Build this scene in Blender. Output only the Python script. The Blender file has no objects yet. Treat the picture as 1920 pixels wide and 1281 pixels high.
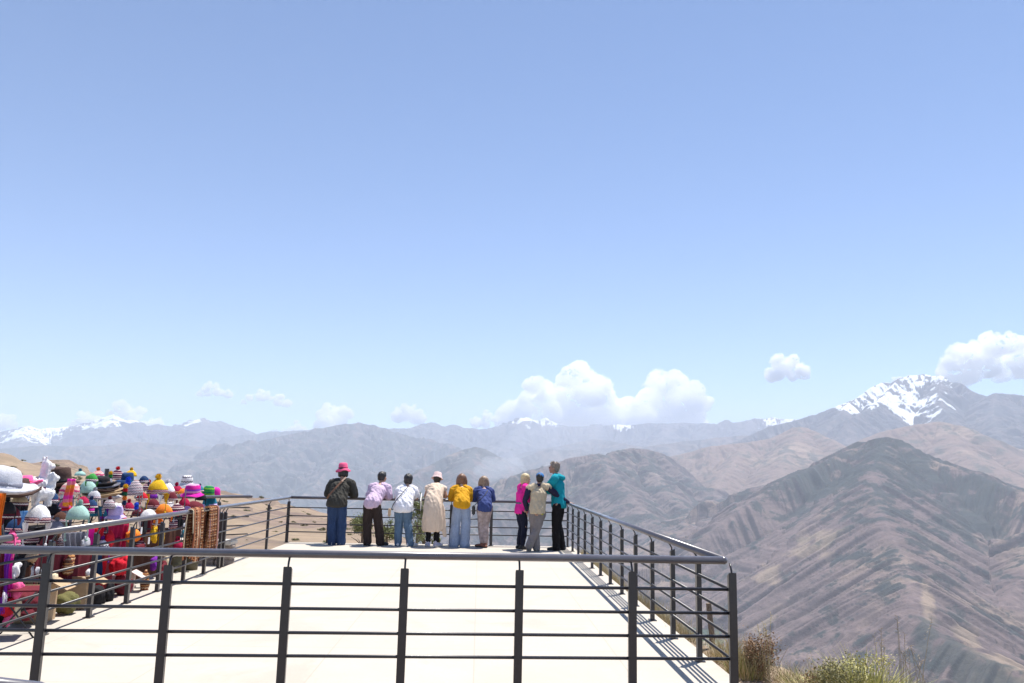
import bpy, bmesh, math, random
import numpy as np
from mathutils import Vector, Matrix, Quaternion

# ------------------------------------------------------------------ camera, world, sun, exposure
scene = bpy.context.scene
COL = scene.collection
S = 0.9                                   # metres per survey unit
F_PX, PITCH, ROLL, YAW, HC = 1499.05, 0.1615, 0.0221, 0.0368, 1.6796 * S

def _axes():
    cy, sy = math.cos(YAW), math.sin(YAW); cp, sp = math.cos(PITCH), math.sin(PITCH)
    cr, sr = math.cos(ROLL), math.sin(ROLL)
    fw = Vector((sy * cp, cy * cp, sp)); rt = Vector((cy, -sy, 0)); up = rt.cross(fw)
    return rt * cr + up * sr, up * cr - rt * sr, fw
RT, UP, FW = _axes()
cam_d = bpy.data.cameras.new("camera"); cam = bpy.data.objects.new("camera", cam_d); COL.objects.link(cam)
cam_d.sensor_width = 36.0; cam_d.lens = F_PX / 1920 * 36
cam_d.clip_start = 0.05; cam_d.clip_end = 250000
mw = Matrix.Identity(4)
for i in range(3):
    mw[i][0] = RT[i]; mw[i][1] = UP[i]; mw[i][2] = -FW[i]
mw[2][3] = HC
cam.matrix_world = mw
scene.camera = cam

SUN_DIR = Vector((0.24, 0.27, 1.0)).normalized()
SUN_EL = math.asin(SUN_DIR.z); SUN_AZ = math.atan2(SUN_DIR.x, SUN_DIR.y)
world = bpy.data.worlds.new("World"); scene.world = world; world.use_nodes = True
wn = world.node_tree; wn.nodes.clear()
sky = wn.nodes.new('ShaderNodeTexSky'); sky.sky_type = 'NISHITA'; sky.sun_disc = False
sky.sun_elevation = SUN_EL; sky.sun_rotation = SUN_AZ
sky.altitude = 3600; sky.air_density = 1.0; sky.dust_density = 1.0; sky.ozone_density = 4.0
bg = wn.nodes.new('ShaderNodeBackground'); bg.inputs[1].default_value = 0.12
wo = wn.nodes.new('ShaderNodeOutputWorld')
wn.links.new(sky.outputs[0], bg.inputs[0]); wn.links.new(bg.outputs[0], wo.inputs[0])
sd = bpy.data.lights.new("sun", 'SUN'); sd.energy = 4.9; sd.angle = math.radians(0.5); sd.color = (1.0, 0.955, 0.89)
sun = bpy.data.objects.new("sun", sd); COL.objects.link(sun)
sun.rotation_euler = (-SUN_DIR).to_track_quat('-Z', 'Y').to_euler()
scene.view_settings.view_transform = 'Standard'; scene.view_settings.look = 'None'
scene.view_settings.exposure = 0.75; scene.view_settings.gamma = 1.0
scene.view_settings.use_curve_mapping = False
scene.cycles.volume_bounces = 96; scene.cycles.max_bounces = 96; scene.cycles.diffuse_bounces = 4; scene.cycles.glossy_bounces = 4
scene.cycles.use_denoising = True
scene.cycles.transparent_max_bounces = 16

HAZE_DENSITY = 4.8e-5

# ------------------------------------------------------------------ helpers
def ray(px, py):
    return (FW * F_PX + RT * (px - 960) - UP * (py - 640.5))
def at_dist(px, py, dist):                # point on the sight line at a horizontal distance
    d = ray(px, py); k = dist / math.hypot(d.x, d.y)
    return Vector((d.x * k, d.y * k, HC + d.z * k))
def at_x(px, py, X):
    d = ray(px, py); k = X / d.x
    return Vector((X, d.y * k, HC + d.z * k))
def at_y(px, py, Y):
    d = ray(px, py); k = Y / d.y
    return Vector((d.x * k, Y, HC + d.z * k))
def at_z(px, py, z=0.0):
    d = ray(px, py); k = (z - HC) / d.z
    return Vector((d.x * k, d.y * k, z))

def tag(o, label=None, cat=None, group=None, kind=None):
    if label: o['label'] = label
    if cat: o['category'] = cat
    if group: o['group'] = group
    if kind: o['kind'] = kind
    return o
def empty(name, loc=(0, 0, 0), rz=0, label=None, cat=None, group=None):
    o = bpy.data.objects.new(name, None); COL.objects.link(o); o.location = loc; o.rotation_euler = (0, 0, rz)
    o.empty_display_size = 0.1
    return tag(o, label, cat, group)
def link(name, me, mat=None, parent=None):
    o = bpy.data.objects.new(name, me); COL.objects.link(o)
    if mat: me.materials.append(mat)
    if parent: o.parent = parent
    return o
def from_bm(name, bm, mat, parent=None, smooth=False):
    me = bpy.data.meshes.new(name); bm.to_mesh(me); bm.free()
    if smooth: me.polygons.foreach_set('use_smooth', [True] * len(me.polygons))
    return link(name, me, mat, parent)

# numpy noise
def _hash(ix, iy, seed):
    h = (ix.astype(np.int64) * 374761393 + iy.astype(np.int64) * 668265263 + seed * 974634777) & 0xffffffff
    h = ((h ^ (h >> 13)) * 1274126177) & 0xffffffff
    h = ((h ^ (h >> 16)) * 2246822519) & 0xffffffff
    return (h ^ (h >> 15)) & 0xffffffff
def noise2(x, y, seed=0):
    x = np.asarray(x, dtype=np.float64); y = np.asarray(y, dtype=np.float64) + np.zeros_like(x)
    xi = np.floor(x); yi = np.floor(y); fx = x - xi; fy = y - yi
    u = fx * fx * fx * (fx * (fx * 6 - 15) + 10); v = fy * fy * fy * (fy * (fy * 6 - 15) + 10)
    def g(dx, dy):
        a = _hash(xi + dx, yi + dy, seed) * (2 * math.pi / 4294967296.0)
        return np.cos(a) * (fx - dx) + np.sin(a) * (fy - dy)
    a = g(0, 0); b = g(1, 0); c = g(0, 1); d = g(1, 1)
    return (a + (b - a) * u + (c - a) * v + (a - b - c + d) * u * v) * 1.5
def fbm(x, y, oct=5, seed=0, gain=0.5, ridged=False):
    s = 0.0; amp = 1.0; c, sn = 0.8, 0.6
    for i in range(oct):
        n = noise2(x, y, seed + i * 17)
        s = s + amp * ((1 - 2 * np.abs(n)) if ridged else n)
        x, y = (x * c - y * sn) * 2.03, (x * sn + y * c) * 2.03; amp *= gain
    return s

# node helpers
def new_mat(name):
    m = bpy.data.materials.new(name); m.use_nodes = True
    nt = m.node_tree; nt.nodes.clear()
    out = nt.nodes.new('ShaderNodeOutputMaterial'); p = nt.nodes.new('ShaderNodeBsdfPrincipled')
    nt.links.new(p.outputs[0], out.inputs[0])
    return m, nt, p, out
def n_noise(nt, vec, scale, detail=4, rough=0.55, dist=0.0):
    n = nt.nodes.new('ShaderNodeTexNoise'); n.inputs['Scale'].default_value = scale
    n.inputs['Detail'].default_value = detail; n.inputs['Roughness'].default_value = rough
    n.inputs['Distortion'].default_value = dist
    if vec: nt.links.new(vec, n.inputs['Vector'])
    return n.outputs[0]
def n_ramp(nt, fac, stops, interp='LINEAR'):
    r = nt.nodes.new('ShaderNodeValToRGB'); r.color_ramp.interpolation = interp
    el = r.color_ramp.elements
    while len(el) < len(stops): el.new(0.5)
    for e, (p, c) in zip(el, stops):
        e.position = p; e.color = (c, c, c, 1) if not hasattr(c, '__len__') else (*c, 1)
    nt.links.new(fac, r.inputs[0]); return r.outputs[0]
def n_mix(nt, fac, a, b, mode='MIX'):
    m = nt.nodes.new('ShaderNodeMix'); m.data_type = 'RGBA'; m.blend_type = mode
    for sock, val in ((m.inputs[0], fac), (m.inputs[6], a), (m.inputs[7], b)):
        if hasattr(val, 'links') or isinstance(val, bpy.types.NodeSocket): nt.links.new(val, sock)
        elif hasattr(val, '__len__'): sock.default_value = (*val, 1)
        else: sock.default_value = val
    return m.outputs[2]
def n_math(nt, op, a, b=None, clamp=False):
    m = nt.nodes.new('ShaderNodeMath'); m.operation = op; m.use_clamp = clamp
    for sock, val in ((m.inputs[0], a), (m.inputs[1], b)):
        if val is None: continue
        if isinstance(val, bpy.types.NodeSocket): nt.links.new(val, sock)
        else: sock.default_value = val
    return m.outputs[0]
def n_bump(nt, p, h, strength=0.5, dist=0.01):
    b = nt.nodes.new('ShaderNodeBump'); b.inputs['Strength'].default_value = strength
    b.inputs['Distance'].default_value = dist
    nt.links.new(h, b.inputs['Height']); nt.links.new(b.outputs[0], p.inputs['Normal'])
def n_pos(nt):
    g = nt.nodes.new('ShaderNodeNewGeometry'); return g
_mats = {}
def simple_mat(name, col, rough=0.7, metal=0.0, bump=0.3, scale=60.0, var=0.12, spec=0.5, bdist=0.004, coord='Object'):
    key = (name, tuple(col))
    if key in _mats: return _mats[key]
    m, nt, p, _ = new_mat(name)
    tc = nt.nodes.new('ShaderNodeTexCoord')
    n = n_noise(nt, tc.outputs[coord], scale, 5, 0.6)
    n2 = n_noise(nt, tc.outputs[coord], scale * 0.12, 3, 0.6)
    lo = tuple(c * (1 - var) for c in col); hi = tuple(min(1, c * (1 + var)) for c in col)
    f = n_math(nt, 'ADD', n_math(nt, 'MULTIPLY', n, 0.5), n_math(nt, 'MULTIPLY', n2, 0.5))
    c = n_ramp(nt, f, [(0.35, lo), (0.65, hi)])
    nt.links.new(c, p.inputs['Base Color'])
    p.inputs['Roughness'].default_value = rough; p.inputs['Metallic'].default_value = metal
    p.inputs['Specular IOR Level'].default_value = spec
    if bump: n_bump(nt, p, n, bump, bdist)
    _mats[key] = m
    return m

# ------------------------------------------------------------------ terrain engine
def grid_mesh(name, X, Y, Z, mat, kind='structure', attrs=None, parent=None):
    nv, nu = X.shape
    co = np.empty((nv * nu, 3)); co[:, 0] = X.ravel(); co[:, 1] = Y.ravel(); co[:, 2] = Z.ravel()
    idx = np.arange(nv * nu).reshape(nv, nu)
    q = np.stack([idx[:-1, :-1], idx[:-1, 1:], idx[1:, 1:], idx[1:, :-1]], -1).reshape(-1, 4)
    me = bpy.data.meshes.new(name)
    me.vertices.add(len(co)); me.vertices.foreach_set('co', co.ravel())
    me.loops.add(q.size); me.loops.foreach_set('vertex_index', q.ravel().astype(np.int32))
    me.polygons.add(len(q)); me.polygons.foreach_set('loop_start', np.arange(0, q.size, 4, dtype=np.int32))
    me.polygons.foreach_set('loop_total', np.full(len(q), 4, dtype=np.int32))
    me.polygons.foreach_set('use_smooth', np.ones(len(q), dtype=bool))
    me.update(calc_edges=True)
    for k, v in (attrs or {}).items():
        a = me.attributes.new(k, 'FLOAT', 'POINT'); a.data.foreach_set('value', v.ravel().astype(np.float32))
    o = link(name, me, mat, parent); o['kind'] = kind
    return o
def az_of(px): return YAW + math.atan((px - 960) / F_PX)
def polar(px0, px1, r0, r1, nu, nv, log=True):
    a = np.linspace(az_of(px0), az_of(px1), nu)
    r = np.exp(np.linspace(math.log(r0), math.log(r1), nv)) if log else np.linspace(r0, r1, nv)
    A, Rr = np.meshgrid(a, r)
    return Rr * np.sin(A), Rr * np.cos(A)

def tents(X, Y, ridges):
    """height field as the upper envelope of slopes falling from ridge lines"""
    H = np.full(X.shape, -1e9); SS = np.zeros(X.shape); DD = np.zeros(X.shape)
    for k, rd in enumerate(ridges):
        pts = [at_dist(*p) for p in rd['pts']]
        sl = rd.get('slope', 0.6); L = rd.get('L', 4000.0); sr = rd.get('slope_back', sl)
        # straighten nothing: true distance to the nearest piece of this ridge line
        bd = np.full(X.shape, 1e18); bz = np.zeros(X.shape); bs = np.zeros(X.shape); s0 = 0.0
        sd_ = np.zeros(X.shape)
        for a, b in zip(pts[:-1], pts[1:]):
            dx, dy = b.x - a.x, b.y - a.y; l2 = dx * dx + dy * dy; l = math.sqrt(l2)
            t = np.clip(((X - a.x) * dx + (Y - a.y) * dy) / l2, 0, 1)
            qx = X - (a.x + t * dx); qy = Y - (a.y + t * dy)
            d = np.sqrt(qx * qx + qy * qy)
            # end caps fan out so gullies keep running off bends
            side = np.sign(dx * (Y - a.y) - dy * (X - a.x))
            m = d < bd
            bd = np.where(m, d, bd); bz = np.where(m, a.z + t * (b.z - a.z), bz)
            bs = np.where(m, s0 + t * l, bs); sd_ = np.where(m, side, sd_)
            s0 += l
        rnd_ = rd.get('round', 70.0 if pts[0].length < 12500 else 6.0); bdr = np.sqrt(bd * bd + rnd_ * rnd_) - rnd_
        s_eff = np.where(sd_ > 0, sr, sl)
        h = bz - s_eff * L * (1 - np.exp(-bdr / L))
        m = h > H
        H = np.where(m, h, H); SS = np.where(m, bs + k * 9173.0 + sd_ * 431.0, SS); DD = np.where(m, bd, DD)
    return H, SS, DD

def mountain(name, ridges, px0, px1, r0, r1, nu, nv, mat, gully=((600, 60), (260, 34), (110, 14)), rough=30.0, rscale=500.0,
             skew=0.0, seed=1, zmin=-900.0, crest=None, attr_fn=None, wob=.35, long=7.0):
    X, Y = polar(px0, px1, r0, r1, nu, nv)
    wx = fbm(X / 900, Y / 900, 3, seed + 50) * 60; wy = fbm(X / 900 + 9, Y / 900, 3, seed + 60) * 60
    wk = 0.6 * min(1.0, wob / .35)
    H, SS, DD = tents(X + wx * wk, Y + wy * wk, ridges)
    g = 0.0
    for i, (lam, amp) in enumerate(gully):
        w = fbm(X / (lam * 1.5), Y / (lam * 1.5), 3, seed + 7 * i) * wob
        n = noise2((SS + skew * DD) / lam + w, DD / (lam * long), seed + 31 * i)
        g = g + amp * (np.abs(n) * 2.0 - 0.5) * np.clip(DD / (lam * 0.9), 0, 1)
    H = H + g
    R_ = fbm(X / rscale, Y / rscale, 6, seed + 90, 0.5, ridged=True)
    H = H + rough * R_ * 0.5 * np.clip(0.45 + DD / 700.0, 0, 1)
    H = np.maximum(H, zmin)
    attrs = attr_fn(X, Y, H, SS, DD) if attr_fn else None
    return grid_mesh(name, X, Y, H, mat, attrs=attrs)
# ------------------------------------------------------------------ materials of the land
def mountain_mat(name, grass, shrub, rock, tan, shrub_amt=0.5, snow=None, k=1.0, tan_thr=0.6, bump=18.0, hi=None, cover=False):
    m, nt, p, out = new_mat(name)
    g = n_pos(nt); pos = g.outputs['Position']
    big = n_noise(nt, pos, 0.0011 * k, 5, 0.6, 0.4)
    mid = n_noise(nt, pos, 0.006 * k, 8, 0.68, 0.3)
    fine = n_noise(nt, pos, 0.03 * k, 6, 0.7)
    sep = nt.nodes.new('ShaderNodeSeparateXYZ'); nt.links.new(g.outputs['Normal'], sep.inputs[0])
    slope = sep.outputs[2]
    # strata: bands that follow the height
    sp = nt.nodes.new('ShaderNodeSeparateXYZ'); nt.links.new(pos, sp.inputs[0])
    wz = n_math(nt, 'ADD', n_math(nt, 'MULTIPLY', sp.outputs[2], 0.035 * k), n_math(nt, 'MULTIPLY', mid, 3.0))
    cmb = nt.nodes.new('ShaderNodeCombineXYZ'); nt.links.new(wz, cmb.inputs[2])
    nt.links.new(n_math(nt, 'MULTIPLY', sp.outputs[0], 0.0015 * k), cmb.inputs[0])
    band = n_noise(nt, cmb.outputs[0], 1.0, 3, 0.6)
    c = n_mix(nt, n_ramp(nt, big, [(tan_thr - 0.08, 0.0), (tan_thr + 0.06, 1.0)]), grass, tan)
    c = n_mix(nt, n_ramp(nt, band, [(0.42, 0.0), (0.62, 0.55)]), c, rock)
    f = n_math(nt, 'ADD', n_math(nt, 'MULTIPLY', mid, 0.75), n_math(nt, 'MULTIPLY', big, 0.25))
    if hi:        # scrub thickens with height
        f = n_math(nt, 'ADD', f, n_math(nt, 'MULTIPLY', n_ramp(nt, n_math(nt, 'MULTIPLY', n_math(nt, 'ADD', sp.outputs[2], -hi[0]), 1.0 / (hi[1] - hi[0])), [(0, 0.0), (1, 1.0)]), 0.085))
    c = n_mix(nt, n_ramp(nt, f, [(0.55 - 0.13 * shrub_amt, 0.0), (0.585 - 0.12 * shrub_amt, 0.9)]), c, shrub)
    c = n_mix(nt, n_ramp(nt, slope, [(0.55, 0.8), (0.8, 0.0)]), c, rock)
    c = n_mix(nt, n_ramp(nt, fine, [(0.3, 0.0), (0.7, 1.0)]), n_mix(nt, 1.0, c, (0.72, 0.72, 0.74), 'MULTIPLY'), n_mix(nt, 1.0, c, (1.2, 1.17, 1.12), 'MULTIPLY'))
    vd = nt.nodes.new('ShaderNodeTexVoronoi'); vd.inputs['Scale'].default_value = 0.032 * k; vd.inputs['Randomness'].default_value = 1.0
    nt.links.new(pos, vd.inputs['Vector'])
    dots = n_math(nt, 'ADD', vd.outputs['Distance'], n_math(nt, 'MULTIPLY', n_math(nt, 'SUBTRACT', 0.62, mid), 1.6))
    c = n_mix(nt, n_ramp(nt, dots, [(0.3, 0.75), (0.42, 0.0)]), c, shrub)
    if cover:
        for nm, col_ in (('straw', (0.3, 0.23, 0.165)), ('scrub_shade', (0.04, 0.048, 0.045))):  # dark tone is scrub plus shade painted on the lower spur
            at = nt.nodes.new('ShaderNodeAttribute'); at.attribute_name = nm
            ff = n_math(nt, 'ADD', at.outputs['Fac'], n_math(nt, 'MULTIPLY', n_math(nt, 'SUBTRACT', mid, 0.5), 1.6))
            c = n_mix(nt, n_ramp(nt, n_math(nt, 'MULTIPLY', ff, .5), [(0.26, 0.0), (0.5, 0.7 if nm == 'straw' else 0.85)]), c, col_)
    if snow:
        at = nt.nodes.new('ShaderNodeAttribute'); at.attribute_name = 'snow'
        f = n_math(nt, 'ADD', at.outputs['Fac'], n_math(nt, 'MULTIPLY', n_math(nt, 'SUBTRACT', mid, 0.5), 1.5))
        f = n_math(nt, 'MULTIPLY', n_ramp(nt, f, [(0.48, 0.0), (0.54, 1.0)]), n_ramp(nt, slope, [(0.5, 0.0), (0.62, 1.0)]))
        c = n_mix(nt, f, c, (0.84, 0.86, 0.88))
    nt.links.new(c, p.inputs['Base Color']); p.inputs['Roughness'].default_value = 0.95
    p.inputs['Specular IOR Level'].default_value = 0.1
    n_bump(nt, p, n_math(nt, 'ADD', mid, n_math(nt, 'MULTIPLY', fine, 0.35)), 0.7, bump)
    return m
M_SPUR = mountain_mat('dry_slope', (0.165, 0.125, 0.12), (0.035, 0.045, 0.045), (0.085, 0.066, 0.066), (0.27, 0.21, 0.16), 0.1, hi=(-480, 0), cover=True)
M_RIDGE = mountain_mat('scrub_slope', (0.165, 0.13, 0.125), (0.05, 0.06, 0.058), (0.09, 0.075, 0.078), (0.26, 0.205, 0.17), 0.5)
M_BROWN = mountain_mat('brown_hill', (0.22, 0.16, 0.135), (0.11, 0.105, 0.09), (0.17, 0.13, 0.115), (0.33, 0.25, 0.19), 0.2)
M_ROCKY = mountain_mat('rock_slope', (0.17, 0.13, 0.13), (0.06, 0.07, 0.075), (0.09, 0.085, 0.09), (0.3, 0.24, 0.2), 0.75)
M_FAR = mountain_mat('far_slope', (0.17, 0.145, 0.14), (0.08, 0.09, 0.1), (0.1, 0.1, 0.105), (0.27, 0.22, 0.19), 0.6, k=0.6)
M_SNOW = mountain_mat('snow_slope', (0.15, 0.13, 0.13), (0.08, 0.085, 0.095), (0.09, 0.09, 0.1), (0.2, 0.17, 0.16), 0.6, snow=True, k=0.7)

# ------------------------------------------------------------------ mountains, near to far
def R(pts, **k): return dict(pts=pts, **k)
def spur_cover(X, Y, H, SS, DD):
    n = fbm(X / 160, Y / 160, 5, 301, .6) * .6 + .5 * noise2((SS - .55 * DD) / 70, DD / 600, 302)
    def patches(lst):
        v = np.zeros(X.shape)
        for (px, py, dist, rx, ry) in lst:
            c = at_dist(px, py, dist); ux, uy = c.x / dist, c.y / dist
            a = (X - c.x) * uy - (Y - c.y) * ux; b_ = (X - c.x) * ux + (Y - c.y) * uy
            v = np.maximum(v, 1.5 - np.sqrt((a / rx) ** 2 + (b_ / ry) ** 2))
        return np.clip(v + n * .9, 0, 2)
    return {'scrub_shade': patches([(1735, 1175, 3450, 60, 200), (1790, 1235, 3200, 90, 260), (1850, 1275, 3050, 90, 200), (1665, 1035, 4350, 60, 60), (1600, 1200, 3300, 60, 90), (1700, 880, 6200, 230, 500), (1560, 900, 6000, 260, 300), (1830, 960, 5700, 260, 500)]),  # lower right patches: dark scrub with a ridge side's shade painted in
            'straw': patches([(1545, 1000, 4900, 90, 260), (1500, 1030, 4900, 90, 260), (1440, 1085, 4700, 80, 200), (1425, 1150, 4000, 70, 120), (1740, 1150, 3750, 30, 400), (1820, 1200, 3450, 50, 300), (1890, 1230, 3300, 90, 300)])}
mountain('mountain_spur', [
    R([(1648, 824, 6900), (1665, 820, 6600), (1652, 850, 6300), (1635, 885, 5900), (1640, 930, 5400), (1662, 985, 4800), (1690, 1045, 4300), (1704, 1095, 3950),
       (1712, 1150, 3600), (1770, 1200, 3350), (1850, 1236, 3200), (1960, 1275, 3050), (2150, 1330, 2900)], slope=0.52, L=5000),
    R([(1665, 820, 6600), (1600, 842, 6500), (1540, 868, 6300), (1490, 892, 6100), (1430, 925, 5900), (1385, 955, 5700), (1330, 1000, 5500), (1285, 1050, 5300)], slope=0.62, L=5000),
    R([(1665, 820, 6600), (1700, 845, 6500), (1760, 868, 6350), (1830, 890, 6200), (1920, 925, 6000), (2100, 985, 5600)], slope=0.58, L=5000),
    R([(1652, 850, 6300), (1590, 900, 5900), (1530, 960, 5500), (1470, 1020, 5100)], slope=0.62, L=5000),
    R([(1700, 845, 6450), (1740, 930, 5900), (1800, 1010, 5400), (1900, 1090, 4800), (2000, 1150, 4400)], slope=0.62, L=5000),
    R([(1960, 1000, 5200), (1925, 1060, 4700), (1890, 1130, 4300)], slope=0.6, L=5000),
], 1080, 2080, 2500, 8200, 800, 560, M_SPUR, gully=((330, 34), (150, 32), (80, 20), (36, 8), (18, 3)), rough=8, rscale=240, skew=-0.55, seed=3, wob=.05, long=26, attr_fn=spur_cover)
mountain('mountain_ridge', [
    R([(860, 948, 8600), (905, 922, 8500), (930, 906, 8450), (960, 893, 8400), (1000, 880, 8400), (1040, 868, 8400), (1080, 858, 8400), (1110, 852, 8400),
       (1135, 855, 8500), (1165, 845, 8700), (1200, 842, 8800), (1228, 848, 8800), (1248, 864, 8700), (1275, 885, 8600), (1320, 915, 8400), (1370, 950, 8000)], slope=0.62, L=6000),
    R([(1110, 852, 8400), (1140, 875, 8000), (1170, 915, 7500), (1200, 950, 7100), (1240, 985, 6800), (1300, 1055, 6200)], slope=0.65, L=6000),
    R([(1000, 880, 8400), (960, 930, 7900), (900, 980, 7500), (860, 1010, 7300)], slope=0.65, L=6000),
    R([(1060, 864, 8400), (1050, 910, 7900), (1040, 960, 7400), (1030, 1010, 7000)], slope=0.65, L=6000),
    R([(1200, 842, 8800), (1230, 890, 8200), (1260, 930, 7700), (1300, 965, 7300)], slope=0.68, L=6000),
], 780, 1440, 5800, 10500, 620, 420, M_RIDGE, gully=((520, 60), (230, 46), (100, 26), (45, 11)), rough=40, rscale=330, seed=11)
mountain('brown_mountain', [
    R([(1200, 880, 10800), (1245, 862, 11000), (1285, 850, 11000), (1330, 838, 11000), (1400, 830, 11200), (1440, 824, 11300), (1478, 806, 11500), (1500, 800, 11500),
       (1530, 812, 11300), (1575, 838, 10800), (1600, 850, 10500)], slope=0.55, L=6000),
    R([(1500, 800, 11500), (1480, 850, 10300), (1450, 900, 9300), (1400, 940, 8500)], slope=0.55),
    R([(1400, 830, 11200), (1370, 880, 10000), (1330, 930, 9000)], slope=0.55),
], 1120, 1700, 7800, 13500, 560, 300, M_BROWN, gully=((600, 60), (280, 36), (120, 20), (55, 8)), rough=40, rscale=500, seed=21)
mountain('brown_mountain', [
    R([(1560, 860, 9800), (1610, 832, 10000), (1650, 812, 10200), (1700, 800, 10300), (1760, 792, 10400), (1800, 800, 10300), (1840, 820, 10100), (1890, 852, 9800), (1960, 880, 9500)], slope=0.5, L=6000),
    R([(1760, 792, 10400), (1790, 835, 9600), (1850, 870, 8900)], slope=0.5),
], 1480, 2100, 7600, 12500, 520, 260, M_BROWN, gully=((600, 60), (260, 34), (110, 14)), rough=22, rscale=500, seed=25)

def snow_by_height(line, span, patches=()):
    def fn(X, Y, H, SS, DD):
        v = (H - line) / span
        br = .3 * noise2(SS / 75, DD / 420, 5) + .2 * noise2(SS / 32, DD / 200, 6) + .3 * fbm(X / 420, Y / 420, 5, 7, .6) + .22 * fbm(X / 90, Y / 90, 4, 8, .6)
        for (px, py, dist, rad, w) in patches:
            c = at_dist(px, py, dist)
            d = np.sqrt((X - c.x) ** 2 + (Y - c.y) ** 2 * 0.25 + (H - c.z) ** 2 * 1.5)
            v = np.maximum(v, w * (1.25 - d / rad))
        return {'snow': np.clip(np.minimum(v, .7) + br * 1.15 * (v > -.2), 0, 1)}
    return fn
mountain('snow_mountain', [
    R([(1380, 830, 15500), (1450, 800, 15800), (1533, 778, 16000), (1562, 767, 16000), (1597, 752, 16100), (1627, 732, 16300), (1653, 718, 16500), (1672, 719, 16600), (1687, 710, 16600),
       (1707, 704, 16700), (1730, 703, 16700), (1747, 708, 16700), (1760, 707, 16600), (1780, 719, 16500), (1803, 722, 16400), (1827, 736, 16300), (1847, 747, 16200),
       (1867, 740, 16000), (1897, 742, 16000), (1930, 746, 16000), (2050, 752, 16000)], slope=0.9, L=3500),
    R([(1687, 710, 16600), (1660, 745, 15700), (1630, 770, 15000), (1590, 790, 14400)], slope=0.8, L=4000),
    R([(1760, 707, 16600), (1760, 740, 15800), (1770, 770, 15000), (1790, 790, 14200)], slope=0.8, L=4000),
    R([(1597, 752, 16100), (1560, 790, 15000), (1530, 815, 14000)], slope=0.7, L=4000),
    R([(1867, 740, 16000), (1860, 780, 14600), (1880, 830, 13000), (1920, 880, 11800)], slope=0.6, L=5000),
    R([(1990, 750, 16000), (1960, 800, 14000), (1950, 850, 12500)], slope=0.6, L=5000),
], 1330, 2140, 11500, 19500, 900, 420, M_SNOW, gully=((700, 120), (300, 80), (130, 40), (60, 16)), rough=80, rscale=600, seed=31,
    attr_fn=snow_by_height(1680, 900, [(1622, 745, 15900, 430, 1.0), (1605, 757, 15800, 380, 1.0), (1590, 765, 15800, 300, 1.0), (1705, 745, 15800, 420, 1.1), (1690, 758, 15600, 420, 1.1),
                                      (1712, 768, 15400, 360, 1.1), (1735, 715, 16500, 380, 1.0), (1768, 763, 15600, 200, 1.0), (1640, 728, 16300, 380, 0.95)]))
mountain('mountain_range', [
    R([(380, 872, 16250), (430, 850, 16900), (480, 832, 17290), (545, 818, 17550), (600, 807, 17810), (640, 801, 17940), (672, 796, 17940), (700, 801, 17940), (735, 812, 17680),
       (790, 824, 17290), (850, 838, 16900), (885, 860, 16380), (915, 885, 15860)], slope=0.6, L=6000),
    R([(672, 796, 17940), (640, 850, 15990), (600, 900, 14300), (560, 940, 13000)], slope=0.6),
    R([(600, 807, 17810), (520, 860, 15600), (450, 900, 14040), (380, 930, 12740)], slope=0.5),
    R([(735, 812, 17680), (740, 870, 15600), (760, 930, 13650)], slope=0.6),
    R([(480, 832, 17290), (380, 875, 14950), (280, 900, 13650)], slope=0.5),
], 200, 1000, 11500, 21500, 900, 400, M_ROCKY, gully=((800, 150), (380, 110), (170, 60), (80, 26)), rough=150, rscale=520, seed=41)
mountain('dark_hill', [
    R([(720, 925, 10600), (770, 900, 10800), (800, 878, 11000), (830, 860, 11200), (862, 846, 11300), (890, 839, 11400), (910, 843, 11400), (935, 856, 11300), (965, 880, 11000), (1010, 905, 10800)], slope=0.6),
    R([(890, 839, 11400), (870, 890, 10300), (850, 940, 9500)], slope=0.6),
], 660, 1060, 8800, 13000, 420, 240, M_ROCKY, gully=((450, 50), (200, 32), (90, 14)), rough=28, rscale=450, seed=47)
mountain('distant_hills', [
    R([(930, 880, 14500), (980, 858, 14800), (1010, 848, 15000), (1040, 842, 15000), (1065, 846, 15000), (1090, 843, 15000), (1110, 852, 15000), (1160, 858, 14500)], slope=0.5),
    R([(1040, 842, 15000), (1020, 880, 13500)], slope=0.5),
    R([(1150, 870, 15500), (1210, 838, 16500), (1300, 826, 17000), (1380, 818, 17000), (1480, 812, 16500)], slope=0.5),
    R([(980, 850, 17500), (1060, 835, 18000), (1110, 824, 18500), (1160, 830, 18000), (1230, 845, 17000)], slope=0.4),
], 880, 1560, 12500, 20500, 640, 260, M_FAR, gully=((700, 90), (300, 55), (130, 22)), rough=40, rscale=600, seed=51)
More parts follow.
